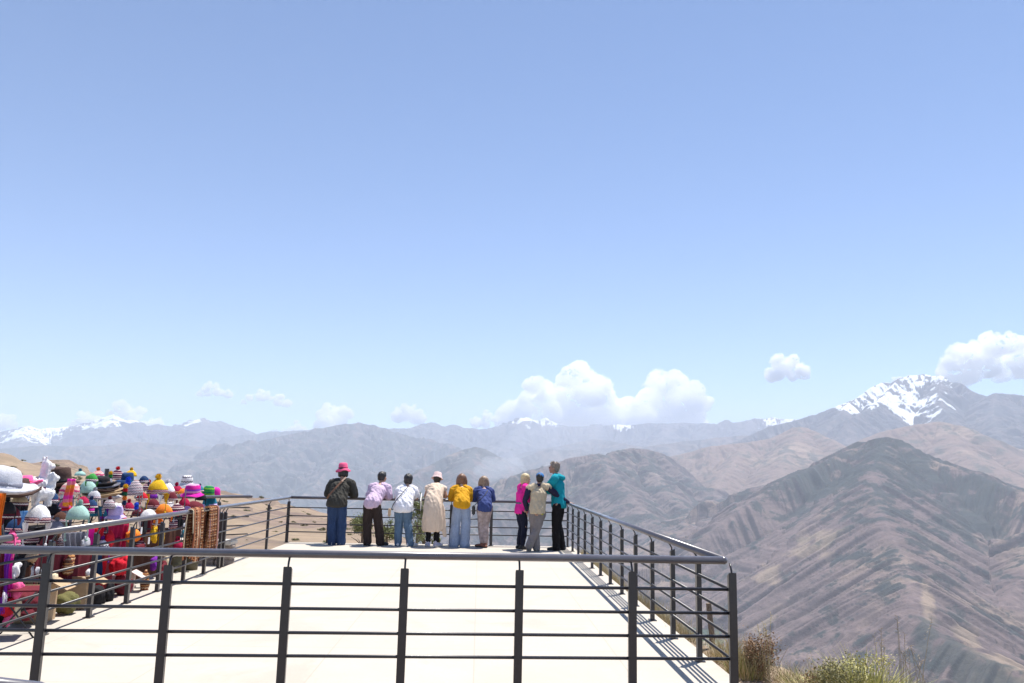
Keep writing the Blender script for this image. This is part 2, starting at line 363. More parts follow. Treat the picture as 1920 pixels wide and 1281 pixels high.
mountain('distant_mountain_range', [
    R([(420, 826, 22500), (470, 816, 23000), (560, 811, 23000), (600, 806, 23000), (660, 802, 23500), (740, 808, 23500), (765, 805, 23500), (795, 798, 24000), (815, 796, 24000), (835, 802, 24000), (850, 800, 24000), (880, 807, 24000),
       (915, 808, 24000), (945, 801, 24500), (965, 797, 24500), (985, 785, 25000), (1000, 788, 25000), (1012, 792, 25000), (1025, 787, 25000), (1040, 794, 25000), (1065, 799, 25000), (1090, 802, 25000), (1140, 800, 25000), (1170, 799, 25000), (1215, 798, 25000),
       (1260, 795, 25000), (1300, 797, 25000), (1330, 795, 24800), (1345, 798, 24500), (1362, 791, 24500), (1375, 796, 24500), (1410, 791, 24500), (1450, 785, 24500), (1470, 788, 24500), (1500, 792, 24000), (1560, 800, 24000)], slope=0.6, L=8000),
    R([(985, 785, 25000), (960, 820, 23000), (930, 845, 21000)], slope=0.5),
    R([(1260, 795, 25000), (1240, 825, 23000), (1210, 850, 21000)], slope=0.5),
    R([(1410, 791, 24500), (1380, 820, 22500), (1340, 845, 20500)], slope=0.5),
    R([(815, 796, 24000), (830, 830, 22000), (850, 860, 20000)], slope=0.5),
    R([(600, 806, 23000), (560, 840, 21000)], slope=0.5),
    R([(1120, 800, 25000), (1110, 830, 23000), (1080, 855, 21000)], slope=0.5),
], 360, 1640, 19000, 28500, 1300, 300, M_SNOW, gully=((1000, 170), (450, 110), (200, 55), (90, 25)), rough=210, rscale=900, seed=61,
    attr_fn=snow_by_height(2150, 1200, [(990, 790, 24900, 420, 1.0), (1028, 790, 24900, 300, 1.0), (1480, 793, 24200, 700, 1.0), (1160, 803, 24900, 260, 1.0), (1175, 804, 24900, 220, 1.0)]))
mountain('snow_mountain_range', [
    R([(-150, 828, 27000), (-60, 815, 27000), (0, 812, 27000), (25, 806, 27000), (50, 800, 27000), (62, 802, 27000), (75, 806, 27000), (110, 803, 27000), (150, 797, 27000), (185, 792, 27000), (200, 783, 27000), (214, 779, 27000), (226, 788, 27000), (250, 797, 27000),
       (280, 800, 26500), (296, 797, 26500), (320, 801, 26500), (345, 800, 26500), (362, 793, 26500), (384, 784, 26500), (398, 793, 26500), (412, 791, 26500), (430, 797, 26500), (450, 810, 26500), (490, 818, 26000)], slope=0.55, L=8000),
    R([(384, 784, 26500), (360, 830, 23500), (330, 865, 21000)], slope=0.5),
    R([(214, 779, 27000), (200, 820, 24500), (160, 860, 21500)], slope=0.5),
    R([(50, 800, 27000), (40, 830, 24500), (0, 870, 21500)], slope=0.5),
    R([(430, 797, 26500), (440, 840, 23500), (400, 870, 21000)], slope=0.5),
], -220, 560, 19500, 30500, 900, 320, M_SNOW, gully=((1000, 170), (450, 110), (200, 55), (90, 25)), rough=100, rscale=900, seed=71,
    attr_fn=snow_by_height(1750, 700, [(70, 812, 26500, 900, 1.0), (205, 792, 26700, 600, 1.1), (365, 798, 26300, 350, 1.0)]))
mountain('mountain_range', [
    R([(-200, 850, 17000), (0, 842, 17500), (80, 836, 18000), (170, 838, 18000), (260, 830, 18500), (340, 836, 18500), (420, 840, 18500), (520, 850, 18000)], slope=0.4),
    R([(80, 836, 18000), (60, 880, 14500), (30, 900, 13000)], slope=0.4),
    R([(260, 830, 18500), (240, 870, 15500), (200, 910, 12500)], slope=0.4),
], -260, 620, 12000, 21500, 700, 260, M_FAR, gully=((800, 90), (360, 50), (150, 22)), rough=40, rscale=700, seed=81)

# ------------------------------------------------------------------ valley floor: fields, tree rows, river
def valley_mat():
    m, nt, p, out = new_mat('valley_fields')
    pos = n_pos(nt).outputs['Position']
    v = nt.nodes.new('ShaderNodeTexVoronoi'); v.feature = 'F1'; v.inputs['Scale'].default_value = 0.02; v.inputs['Randomness'].default_value = 0.9
    mp = nt.nodes.new('ShaderNodeMapping'); mp.inputs['Scale'].default_value = (1, 0.45, 0); mp.inputs['Rotation'].default_value = (0, 0, 0.5)
    nt.links.new(pos, mp.inputs[0]); nt.links.new(mp.outputs[0], v.inputs['Vector'])
    sx = nt.nodes.new('ShaderNodeSeparateColor'); nt.links.new(v.outputs['Color'], sx.inputs[0])
    c = n_ramp(nt, sx.outputs[0], [(0.0, (0.24, 0.2, 0.12)), (0.2, (0.13, 0.15, 0.07)), (0.38, (0.3, 0.24, 0.16)), (0.55, (0.09, 0.13, 0.06)), (0.7, (0.2, 0.19, 0.1)), (0.88, (0.3, 0.26, 0.2))], 'CONSTANT')
    t = n_noise(nt, pos, 0.004, 6, 0.7, 0.6)
    c = n_mix(nt, n_ramp(nt, t, [(0.46, 0.0), (0.49, 1.0)]), c, (0.025, 0.045, 0.025))
    n = n_noise(nt, pos, 0.05, 5, 0.7)
    c = n_mix(nt, n_ramp(nt, n, [(0.35, 0.7), (0.55, 0.0)]), c, (0.035, 0.055, 0.03))
    nt.links.new(c, p.inputs['Base Color']); p.inputs['Roughness'].default_value = 0.95
    n_bump(nt, p, n, 0.8, 8.0)
    return m
X, Y = polar(-1000, 2700, 900, 33000, 240, 200)
Z = -760 + fbm(X / 1500, Y / 1500, 3, 5) * 12 + np.clip((np.hypot(X, Y) - 6000) / 30000, 0, 1) * 260
grid_mesh('valley_floor', X, Y, Z, valley_mat())

# ------------------------------------------------------------------ haze
HZ = (-24000, 24000, -3000, 31500, -1000, 2420)
bm = bmesh.new(); bmesh.ops.create_cube(bm, size=1.0)
for v in bm.verts:
    v.co = Vector(((HZ[0] if v.co.x < 0 else HZ[1]), (HZ[2] if v.co.y < 0 else HZ[3]), (HZ[4] if v.co.z < 0 else HZ[5])))
hm = bpy.data.materials.new('haze_air'); hm.use_nodes = True; nt = hm.node_tree; nt.nodes.clear()
ho = nt.nodes.new('ShaderNodeOutputMaterial'); hv = nt.nodes.new('ShaderNodeVolumePrincipled')
hv.inputs['Color'].default_value = (0.79, 0.865, 1.0, 1); hv.inputs['Density'].default_value = HAZE_DENSITY
hv.inputs['Anisotropy'].default_value = 0.0
nt.links.new(hv.outputs[0], ho.inputs['Volume'])
haze = from_bm('haze', bm, hm); haze['kind'] = 'stuff'

# ------------------------------------------------------------------ clouds (beyond the haze) and smoke
def vol_mat(name, col, dens, aniso=0.0):
    m = bpy.data.materials.new(name); m.use_nodes = True; nt = m.node_tree; nt.nodes.clear()
    o = nt.nodes.new('ShaderNodeOutputMaterial'); v = nt.nodes.new('ShaderNodeVolumePrincipled')
    v.inputs['Color'].default_value = (*col, 1); v.inputs['Density'].default_value = dens; v.inputs['Anisotropy'].default_value = aniso
    nt.links.new(v.outputs[0], o.inputs['Volume']); return m
def puff_mesh(blobs, voxel, disp, seed):
    """one closed lumpy mesh from overlapping blobs (x, y, z, rx, ry, rz)"""
    bm = bmesh.new(); bmesh.ops.create_icosphere(bm, subdivisions=2, radius=1.0); bm.verts.index_update()
    tv = np.array([v.co[:] for v in bm.verts]); tf = np.array([[v.index for v in f.verts] for f in bm.faces]); bm.free()
    B = np.array(blobs); V_ = (B[:, None, :3] + tv[None] * B[:, None, 3:]).reshape(-1, 3)
    F_ = (tf[None] + (np.arange(len(B)) * len(tv))[:, None, None]).reshape(-1, 3).astype(np.int32)
    me = bpy.data.meshes.new('puff'); me.vertices.add(len(V_)); me.vertices.foreach_set('co', V_.ravel())
    me.loops.add(F_.size); me.loops.foreach_set('vertex_index', F_.ravel()); me.polygons.add(len(F_))
    me.polygons.foreach_set('loop_start', np.arange(0, F_.size, 3, dtype=np.int32)); me.polygons.foreach_set('loop_total', np.full(len(F_), 3, dtype=np.int32)); me.update(calc_edges=True)
    me = remeshed(me, voxel)
    n = len(me.vertices); co = np.empty(n * 3); me.vertices.foreach_get('co', co); co = co.reshape(-1, 3)
    no = np.empty(n * 3); me.vertices.foreach_get('normal', no); no = no.reshape(-1, 3)
    sc = voxel * 7
    d0 = fbm(co[:, 0] / (sc * 2.6) + co[:, 1] / (sc * 2.6) * 0.7, co[:, 2] / (sc * 2.6) + 3, 2, seed + 9, 0.5)
    co = co + no * np.clip(d0, -.6, .8)[:, None] * disp * 2.2
    d = fbm(co[:, 0] / sc + co[:, 1] / sc * 0.7, co[:, 2] / sc + co[:, 1] / sc * 0.4, 4, seed, 0.55, ridged=True)
    d2 = fbm(co[:, 0] / (sc * .3) + co[:, 1] / (sc * .3) * 0.7, co[:, 2] / (sc * .3), 3, seed + 5, 0.6, ridged=True)
    co = co + no * (d[:, None] + .22 * d2[:, None]) * disp
    me.vertices.foreach_set('co', co.ravel()); me.update()
    return me
def remeshed(me, voxel, smooth=0):
    o = bpy.data.objects.new('tmp', me); COL.objects.link(o)
    md = o.modifiers.new('r', 'REMESH'); md.mode = 'VOXEL'; md.voxel_size = voxel; md.adaptivity = 0
    if smooth:
        sm = o.modifiers.new('s', 'SMOOTH'); sm.factor = 0.5; sm.iterations = smooth
    dg = bpy.context.evaluated_depsgraph_get(); dg.update()
    out = bpy.data.meshes.new_from_object(o.evaluated_get(dg))
    bpy.data.objects.remove(o); bpy.data.meshes.remove(me)
    return out
M_CLOUD = vol_mat('cloud_vapour', (1, 1, 1), 0.0038)
CLOUD_D = 44000
M_CLOUD_S = vol_mat('small_cloud_vapour', (1, 1, 1), 0.006)
def cloud(name, px0, py0, px1, py1, n, seed, label, dens_mat=M_CLOUD, dist=CLOUD_D, profile=None, disp=1.0):
    rnd = random.Random(seed)
    a = at_dist(px0, py1, dist); b = at_dist(px1, py0, dist)
    base = (a + b) / 2; base.z = min(a.z, b.z)
    W = math.hypot(b.x - a.x, b.y - a.y); H = abs(at_dist(px0, py0, dist).z - a.z)
    u = Vector((math.cos(az_of((px0 + px1) / 2)), -math.sin(az_of((px0 + px1) / 2)), 0)); w = Vector((-u.y, u.x, 0))
    bl = []
    for i in range(n):
        t = rnd.random(); env = profile(t) if profile else (0.35 + 0.65 * math.sin(math.pi * t) ** 0.8)
        r = H * (0.07 + 0.12 * rnd.random())
        zz = r * 0.7 + rnd.random() ** 1.3 * max(0, H * env - 1.7 * r)
        dd = rnd.gauss(0, 0.22) * H
        lx = (t - 0.5) * (W - 2 * r)
        bl.append((u.x * lx + w.x * dd, u.y * lx + w.y * dd, zz, r * 1.3, r * 1.3, r))
    gen = list(bl)
    for lev, (m_, k_) in enumerate(((5, 0.5), (3, 0.5))):
        nxt = []
        for (x_, y_, z_, a_, b_, c_) in gen:
            for j in range(m_):
                th = rnd.uniform(0, 6.283); el = rnd.uniform(-0.5, 1.35)
                dx_, dy_, dz_ = math.cos(th) * math.cos(el), math.sin(th) * math.cos(el), math.sin(el)
                rr = c_ * k_ * rnd.uniform(0.35, 1.25)
                if z_ + dz_ * c_ + rr > H * 1.02: continue
                nxt.append((x_ + dx_ * a_, y_ + dy_ * b_, max(z_ + dz_ * c_, rr * .6), rr * 1.15, rr * 1.15, rr))
        bl += nxt; gen = nxt
    me = puff_mesh(bl, H * 0.02, H * 0.05 * disp, seed)
    o = link(name, me, dens_mat); o.location = base
    o['kind'] = 'structure'
    return o
cloud('cloud', 372, 713, 436, 742, 12, 1, '', M_CLOUD_S)
cloud('cloud', 450, 727, 548, 757, 14, 2, '', M_CLOUD_S)
cloud('cloud', 945, 688, 1162, 806, 60, 3, '', profile=lambda t: 0.25 + 0.75 * min(1, max(0, (1.12 - abs(t - 0.6) * 1.5))))
cloud('cloud', 1150, 695, 1320, 806, 40, 4, '', profile=lambda t: 0.4 + 0.6 * min(1, max(0, 1.1 - abs(t - 0.55) * 1.9)))
cloud('cloud', 1440, 660, 1515, 713, 16, 5, '', M_CLOUD_S)
cloud('cloud', 1768, 626, 1990, 716, 50, 6, '')
cloud('cloud', -80, 766, 60, 812, 22, 7, '', M_CLOUD_S)
cloud('cloud', 130, 750, 312, 806, 30, 8, '', M_CLOUD_S)
cloud('cloud', 600, 742, 665, 806, 16, 9, '', M_CLOUD_S)
cloud('cloud', 738, 747, 795, 790, 14, 10, '', M_CLOUD_S)
cloud('cloud', 510, 784, 610, 812, 14, 11, '', M_CLOUD_S)
cloud('cloud', 885, 765, 945, 800, 12, 12, '', M_CLOUD_S)
cloud('cloud', 1660, 700, 1720, 722, 10, 13, '', M_CLOUD_S)
M_SMOKE = vol_mat('smoke_vapour', (0.93, 0.96, 1.0), 0.0015)
M_SMOKE_THIN = vol_mat('thin_smoke_vapour', (0.93, 0.96, 1.0), 0.0002)
def smoke(blobs, mat, voxel, seed):
    bl = []; rnd = random.Random(seed)
    for (px, py, dist, r) in blobs:
        c = at_dist(px, py, dist); bl.append((c.x, c.y, c.z, r * 1.1, r * 1.1, r * (0.7 + 0.2 * rnd.random())))
    o = link('smoke', puff_mesh(bl, voxel, voxel * 0.8, seed), mat); o['kind'] = 'stuff'
    return o
smoke([(915, 893, 9900, 90), (928, 886, 9900, 120), (940, 878, 9900, 130), (925, 872, 9900, 110), (950, 886, 9900, 110), (965, 876, 9900, 110), (905, 882, 9900, 90), (975, 884, 9900, 80), (918, 868, 9900, 80)], M_SMOKE, 16, 5)
smoke([(900, 880, 10300, 260), (950, 860, 10300, 300), (985, 840, 10500, 320), (1010, 815, 10700, 340), (1040, 800, 11000, 350), (1070, 815, 11000, 330), (1010, 860, 10500, 300), (1080, 838, 11000, 300), (1110, 805, 11200, 300)], M_SMOKE_THIN, 50, 6)
# ------------------------------------------------------------------ near ground: plateau, left hillside, drop to the valley
RIDGE_L = [(-900, 900, 500), (-500, 872, 700), (-200, 858, 760), (0, 855.5, 720), (42, 862, 700), (71, 868, 690), (129, 873, 680), (174, 884, 640), (215, 896, 600), (300, 915, 760), (360, 926, 860), (416, 928, 850), (436, 930, 830),
           (468, 936, 790), (543, 953, 720), (608, 961, 640), (650, 968, 600), (686, 974, 540), (725, 992, 430), (765, 1006, 300), (800, 1016, 160), (825, 1022, 60), (840, 1026, 17.5)]
FAR_Y = 17.25
def ground_z(X, Y):
    r = np.hypot(X, Y); A = np.arctan2(X, Y)
    az = np.array([az_of(p[0]) for p in RIDGE_L])
    pts = [at_dist(*p) for p in RIDGE_L]
    ed = np.interp(A, az, [p[2] for p in RIDGE_L])
    ta = np.interp(A, az, [(HC - q.z) / p[2] for p, q in zip(RIDGE_L, pts)])
    left = A < az[-1]
    tn = np.interp(A, [az_of(-900), az_of(0), az_of(430), az_of(560), az_of(830)], [0.1, 0.1, 0.093, 0.096, 0.0965])
    rr = np.maximum(r, 18.0)
    prof = ta + (tn - ta) * np.exp(-(rr - 18) / 140.0)
    zl = np.where(r < 18, -0.13, HC - rr * prof)
    zl = np.where(r > ed, (HC - ed * ta) - (r - ed) * 0.55, zl)
    bumps = (fbm(X / 60, Y / 60, 5, 3) * 7 + (fbm(X / 110, Y / 110, 4, 13, .5, ridged=True) - .9) * 7 * (r < ed * .8)) * np.clip((r - 25) / 900, 0, 1) * np.clip((ed - r) / 160 , 0, 1)
    zl = zl + bumps + fbm(X / 3, Y / 3, 4, 4) * 0.05 * np.clip((r - 17) / 10, 0, 1)
    # right part: flat until the edge, then a steep fall
    xe = np.interp(Y, [0, 4.5, 6.6, 7.4, 8.2, 10, 17], [7.5, 5.5, 3.35, 2.6, 2.2, 2.12, 2.1]) + fbm(Y * 1.1, X * 0 + 2, 3, 8) * 0.1
    out = np.maximum(X - xe, 0.0)
    outy = np.maximum(Y - FAR_Y - fbm(X * 0.8, Y * 0 + 5, 3, 9) * 0.1, 0.0)
    o = np.where(X > xe, out, 0) + outy * (A >= az[-1])
    zr = -0.13 + fbm(X * 1.5, Y * 1.5, 4, 12) * 0.035 - np.where(o < 3, 0.95 * o - 0.6 * (1 - np.exp(-o / 0.5)) * 0.3, 0.95 * o)
    z = np.where(left, zl, zr)
    return np.maximum(z, -790)
def ground_mat():
    m, nt, p, out = new_mat('dry_ground')
    pos = n_pos(nt).outputs['Position']
    big = n_noise(nt, pos, 0.02, 6, 0.62, 0.5); mid = n_noise(nt, pos, 0.12, 9, 0.72, .4); fine = n_noise(nt, pos, 9.0, 6, 0.7)
    c = n_ramp(nt, big, [(0.36, (0.15, 0.105, 0.095)), (0.44, (0.23, 0.17, 0.13)), (0.52, (0.31, 0.235, 0.165)), (0.58, (0.19, 0.14, 0.12)), (0.66, (0.27, 0.2, 0.15))])
    c = n_mix(nt, n_ramp(nt, mid, [(0.48, 0.0), (0.56, 0.8)]), c, (0.15, 0.115, 0.095))
    c = n_mix(nt, n_ramp(nt, n_noise(nt, pos, 0.35, 6, .7, .6), [(0.57, 0.0), (0.62, 0.85)]), c, (0.075, 0.075, 0.045))
    c = n_mix(nt, n_ramp(nt, n_noise(nt, pos, 0.05, 8, .75, .8), [(0.5, 0.0), (0.57, 0.75)]), c, (0.13, 0.105, 0.08))
    c = n_mix(nt, n_ramp(nt, n_noise(nt, pos, 0.011, 5, .6, 1.0), [(0.5, 0.0), (0.6, 0.5)]), c, (0.2, 0.145, 0.13))
    vo = nt.nodes.new('ShaderNodeTexVoronoi'); vo.inputs['Scale'].default_value = .022; nt.links.new(pos, vo.inputs['Vector'])
    sc_ = nt.nodes.new('ShaderNodeSeparateColor'); nt.links.new(vo.outputs['Color'], sc_.inputs[0])
    c = n_mix(nt, n_ramp(nt, sc_.outputs[0], [(0.0, .0), (.55, .0), (.6, .45)], 'CONSTANT'), c, (.34, .26, .175))
    c = n_mix(nt, n_ramp(nt, fine, [(0.3, 0.45), (0.6, 0.0)]), c, (0.24, 0.18, 0.13))
    nt.links.new(c, p.inputs['Base Color']); p.inputs['Roughness'].default_value = 0.95; p.inputs['Specular IOR Level'].default_value = 0.1
    n_bump(nt, p, n_math(nt, 'ADD', fine, mid), 0.5, 0.05)
    return m
a = np.linspace(-1.35, 1.35, 900); r = np.exp(np.linspace(math.log(0.6), math.log(2300), 420))
A_, R_ = np.meshgrid(a, r); X, Y = R_ * np.sin(A_), R_ * np.cos(A_)
grid_mesh('ground', X, Y, ground_z(X, Y), ground_mat())
def gz(x, y): return float(ground_z(np.array([[x]]), np.array([[y]]))[0, 0])

# ------------------------------------------------------------------ terrace slab and market pavement
XR, Y1, XL = 2.0721 * S, 6.6351 * S, -4.215 * S
AN, AF = 0.0284, 0.0223
Y2 = (6.6351 + 12 * 1.0157) * S
def paving_mat(name, c0, c1, tile, grout):
    m, nt, p, out = new_mat(name)
    pos = n_pos(nt).outputs['Position']
    b = nt.nodes.new('ShaderNodeTexBrick'); b.offset = 0.0; b.inputs['Scale'].default_value = 1.0
    b.inputs['Brick Width'].default_value = tile; b.inputs['Row Height'].default_value = tile; b.inputs['Mortar Size'].default_value = 0.006
    b.inputs['Color1'].default_value = (*c0, 1); b.inputs['Color2'].default_value = (*c1, 1); b.inputs['Mortar'].default_value = (*grout, 1)
    nt.links.new(pos, b.inputs['Vector'])
    n3 = n_noise(nt, pos, 0.5, 8, 0.7, 1.2); n = n_noise(nt, pos, 1.3, 7, 0.65, 0.5); n2 = n_noise(nt, pos, 40, 5, 0.7)
    c = n_mix(nt, n_ramp(nt, n, [(0.35, 0.0), (0.68, 0.5)]), b.outputs[0], tuple(x * 0.86 for x in c0))
    c = n_mix(nt, n_ramp(nt, n2, [(0.25, 0.3), (0.5, 0.0)]), c, tuple(x * 0.7 for x in c0))
    c = n_mix(nt, n_ramp(nt, n3, [(0.55, 0.0), (0.63, 0.45)]), c, tuple(x * 0.8 for x in c0))
    c = n_mix(nt, n_ramp(nt, n_noise(nt, pos, 6.0, 6, 0.75, .3), [(0.66, 0.0), (0.72, 0.5)]), c, tuple(x * 0.6 for x in c0))
    nt.links.new(c, p.inputs['Base Color']); p.inputs['Roughness'].default_value = 0.85; p.inputs['Specular IOR Level'].default_value = 0.2
    n_bump(nt, p, n2, 0.25, 0.003)
    return m
M_PAVE = paving_mat('terrace_paving', (0.49, 0.44, 0.375), (0.51, 0.46, 0.39), 1.2, (0.42, 0.37, 0.31))
M_PAVE2 = paving_mat('market_paving', (0.46, 0.42, 0.37), (0.49, 0.45, 0.39), 0.8, (0.36, 0.33, 0.29))
def prism(name, pts, z0, z1, mat, kind=None, bevel=0.0, parent=None):
    bm = bmesh.new(); n = len(pts)
    lo = [bm.verts.new((x, y, z0)) for x, y in pts]; hi = [bm.verts.new((x, y, z1)) for x, y in pts]
    bm.faces.new(hi); bm.faces.new(lo[::-1])
    for i in range(n): bm.faces.new((lo[i], lo[(i + 1) % n], hi[(i + 1) % n], hi[i]))
    bmesh.ops.recalc_face_normals(bm, faces=bm.faces[:])
    if bevel: bmesh.ops.bevel(bm, geom=[e for e in bm.edges], offset=bevel, segments=2, affect='EDGES')
    o = from_bm(name, bm, mat, parent)
    if kind: o['kind'] = kind
    return o
XS0, XS1 = XL - 0.03, XR + 0.12
prism('terrace_floor', [(XS0, 5.7), (XS1, 5.82), (XS1, Y2 + 0.12), (-1.0, Y2 + 0.06), (XS0, Y2 - 0.05)], -0.62, 0.0, M_PAVE, 'structure', 0.008)
prism('market_pavement', [(-11.5, 3.2), (XS0 - 0.006, 3.2), (XS0 - 0.006, 14.6), (-11.5, 14.2)], -0.5, -0.07, M_PAVE2, 'structure')

# ------------------------------------------------------------------ railings
def rail_paint(k=1.0, name='grey_rail_paint'):
    m, nt, p, out = new_mat(name)
    tc = nt.nodes.new('ShaderNodeTexCoord')
    n = n_noise(nt, tc.outputs['Object'], 6, 6, 0.65); n2 = n_noise(nt, tc.outputs['Object'], 90, 4, 0.7)
    c = n_ramp(nt, n, [(0.35, (0.024, 0.021, 0.025)), (0.65, (0.034, 0.031, 0.034))])
    c = n_mix(nt, n_ramp(nt, n_noise(nt, tc.outputs['Object'], 14, 6, 0.75), [(0.69, 0.0), (0.74, 0.8)]), c, (0.16, 0.06, 0.035))
    if k != 1.0: c = n_mix(nt, 1.0, c, (k, k, k), 'MULTIPLY')
    nt.links.new(c, p.inputs['Base Color']); p.inputs['Roughness'].default_value = 0.4; p.inputs['Specular IOR Level'].default_value = 0.45; p.inputs['Coat Weight'].default_value = 0.25 if k == 1.0 else 1.0; p.inputs['Coat Roughness'].default_value = 0.3 if k == 1.0 else 0.22
    nt.links.new(n_ramp(nt, n2, [(0.3, 0.3), (0.7, 0.46)]), p.inputs['Roughness'])
    n_bump(nt, p, n2, 0.12, 0.001)
    return m
M_RAIL = rail_paint(); M_HAND = rail_paint(3.2, 'handrail_paint')  # handrail: the same paint multiplied lighter, with a stronger coat
def tube_into(bm, pts, r, seg=12, caps=True, radii=None, squash=None):
    pts = [Vector(p) for p in pts]; rings = []
    n = len(pts); up = None
    for i, p in enumerate(pts):
        t = (pts[min(i + 1, n - 1)] - pts[max(i - 1, 0)]).normalized()
        if up is None:
            up = t.orthogonal().normalized() if abs(t.z) > 0.99 else Vector((0, 0, 1))
        u = t.cross(up)
        if u.length < 1e-5: u = t.orthogonal()
        u.normalize(); v = u.cross(t).normalized(); up = v
        rr = radii[i] if radii else r
        a, b = (rr if hasattr(rr, '__len__') else (rr, rr))
        rings.append([bm.verts.new(p + u * (math.cos(2 * math.pi * k / seg) * a) + v * (math.sin(2 * math.pi * k / seg) * b)) for k in range(seg)])
    for A, B in zip(rings[:-1], rings[1:]):
        for k in range(seg): bm.faces.new((A[k], A[(k + 1) % seg], B[(k + 1) % seg], B[k]))
    if caps:
        bm.faces.new(rings[0][::-1]); bm.faces.new(rings[-1])
    return rings
def box_into(bm, c, sx, sy, sz, rot=None):
    r = bmesh.ops.create_cube(bm, size=1.0)
    for v in r['verts']:
        q = Vector((v.co.x * sx, v.co.y * sy, v.co.z * sz))
        if rot: q = rot @ q
        v.co = q + Vector(c)
    return r['verts']
RAIL_H, POST_H = 0.9, 0.82
BAR_Z = [0.2151, 0.3699, 0.5319, 0.6984]
_post_me = {}
def railing(label, A, B, posts, inward, group='grey railings round the terrace', z0=0.0, handrail=True, ends=(0, 0), name='railing', post_name='post', rail_pts=None, bar_cut=None):
    A = Vector((*A, z0)); B = Vector((*B, z0)); d = (B - A); L = d.length; d.normalize()
    inn = Vector((*inward, 0)).normalized(); rz = math.atan2(d.y, d.x)
    root = empty(name, A, rz, label, 'railing', group)
    s = 1.0 if Vector((-d.y, d.x, 0)).dot(inn) > 0 else -1.0           # +y local is inward when s = 1
    # handrail
    if handrail:
        bm = bmesh.new(); off = 0.045 * s
        e0, e1 = ends
        pts = rail_pts or [(e0, off, RAIL_H), (L + e1, off, RAIL_H)]
        tube_into(bm, pts, 0.028, 20)
        for q in (pts[0], pts[-1]):
            r = bmesh.ops.create_uvsphere(bm, u_segments=16, v_segments=10, radius=0.0285)
            for v in r['verts']: v.co += Vector(q)
        from_bm('handrail', bm, M_HAND, root, True)
    for z in BAR_Z:
        bm = bmesh.new()
        tube_into(bm, [(0.0, 0.012 * s, z), (L, 0.012 * s, z)], 0.0115, 10)
        from_bm('bar', bm, M_RAIL, root, True)
    if s not in _post_me:
        bm = bmesh.new()
        vs = box_into(bm, (0, 0, POST_H / 2), 0.058, 0.04, POST_H)
        for v in vs:
            if v.co.z > POST_H * 0.9 and v.co.y * s > 0: v.co.z -= 0.022     # sloped top
        bmesh.ops.bevel(bm, geom=bm.edges[:], offset=0.003, segments=2, affect='EDGES')
        box_into(bm, (0, 0, 0.005), 0.1, 0.075, 0.008)
        me = bpy.data.meshes.new('post'); bm.to_mesh(me); bm.free(); me.materials.append(M_RAIL)
        bm = bmesh.new()
        tube_into(bm, [(0, 0.004 * s, POST_H - 0.025), (0, 0.006 * s, POST_H + 0.01), (0, 0.02 * s, POST_H + 0.035), (0, 0.04 * s, RAIL_H - 0.02)], 0.0075, 10)
        mb = bpy.data.meshes.new('bracket'); bm.to_mesh(mb); bm.free(); mb.materials.append(M_RAIL)
        mb.polygons.foreach_set('use_smooth', [True] * len(mb.polygons))
        _post_me[s] = (me, mb)
    me, mb = _post_me[s]
    for t in posts:
        p = bpy.data.objects.new(post_name, me); COL.objects.link(p); p.parent = root; p.location = (t, 0, 0)
        if handrail:
            b = bpy.data.objects.new('bracket', mb); COL.objects.link(b); b.parent = p
    return root
u = lambda v: v * S
dn = Vector((math.cos(AN), math.sin(AN), 0))
Lf = u(0.819 + 0.9102 * 6)
cR = Vector((XR, Y1, 0)); cL = cR - dn * Lf
railing('grey metal railing across the front of the terrace, nearest the camera', cR[:2], cL[:2], [0] + [u(0.819 + 0.9102 * i) for i in range(7)], (0, 1), ends=(0.045, -0.045))
railing('grey metal railing down the right side of the terrace, above the valley', (XR, Y1), (XR, Y2), [u(1.0157 * i) for i in range(1, 13)], (-1, 0), ends=(0.045, -0.045))
fd = Vector((math.cos(AF), math.sin(AF), 0)); Lb = u(0.8425 + 0.9229 * 6) - 0.03
cF = Vector((XR, Y2, 0)); cG = cF - fd * (Lb + 0.03)
railing('grey metal railing along the far edge, where the visitors lean', cF[:2], (cF - fd * Lb)[:2], [u(0.8425 + 0.9229 * i) - (0.012 if i == 6 else 0) for i in range(7)] , (0, -1), ends=(0.045, 0.0))
kx, ky = cG.x, cG.y
lp = [u(v) for v in (7.41, 8.36, 9.32, 10.28, 11.24, 12.2, 13.1, 13.83, 14.03, 16.94)]
railing('grey metal railing down the left side, in front of the hat stalls', (XL, cL.y), (kx, ky), [v - cL.y for v in lp], (1, 0), ends=(0.045, 0.02))
# a second line of railing behind the stalls
pa = at_z(487, 1029, 0.0); pa = Vector((pa.x - 0.25, pa.y, 0))
railing('short grey railing behind the low wall at the end of the stalls', (pa.x, pa.y), (pa.x - 1.5, pa.y - 1.5), [0.6, 1.9], (1, -1), z0=0.05)
# stair handrail just in front of the camera
q0 = at_dist(-60, 1280, 2.6); q1 = at_dist(70, 1294, 2.6); q2 = at_dist(190, 1340, 2.75)
bm = bmesh.new(); tube_into(bm, [q0 + (q0 - q1) * 3, q0, q1, q2, q2 + (q2 - q1) * 0.4 + Vector((0, 0, -0.15))], 0.022, 16)
for q in (q0 + (q0 - q1) * 2.5, q2):
    tube_into(bm, [q, (q.x, q.y, -0.13)], 0.018, 12)
o = from_bm('handrail', bm, M_HAND, None, True); tag(o, 'end of a pale lit pipe handrail in the bottom left corner', 'handrail')

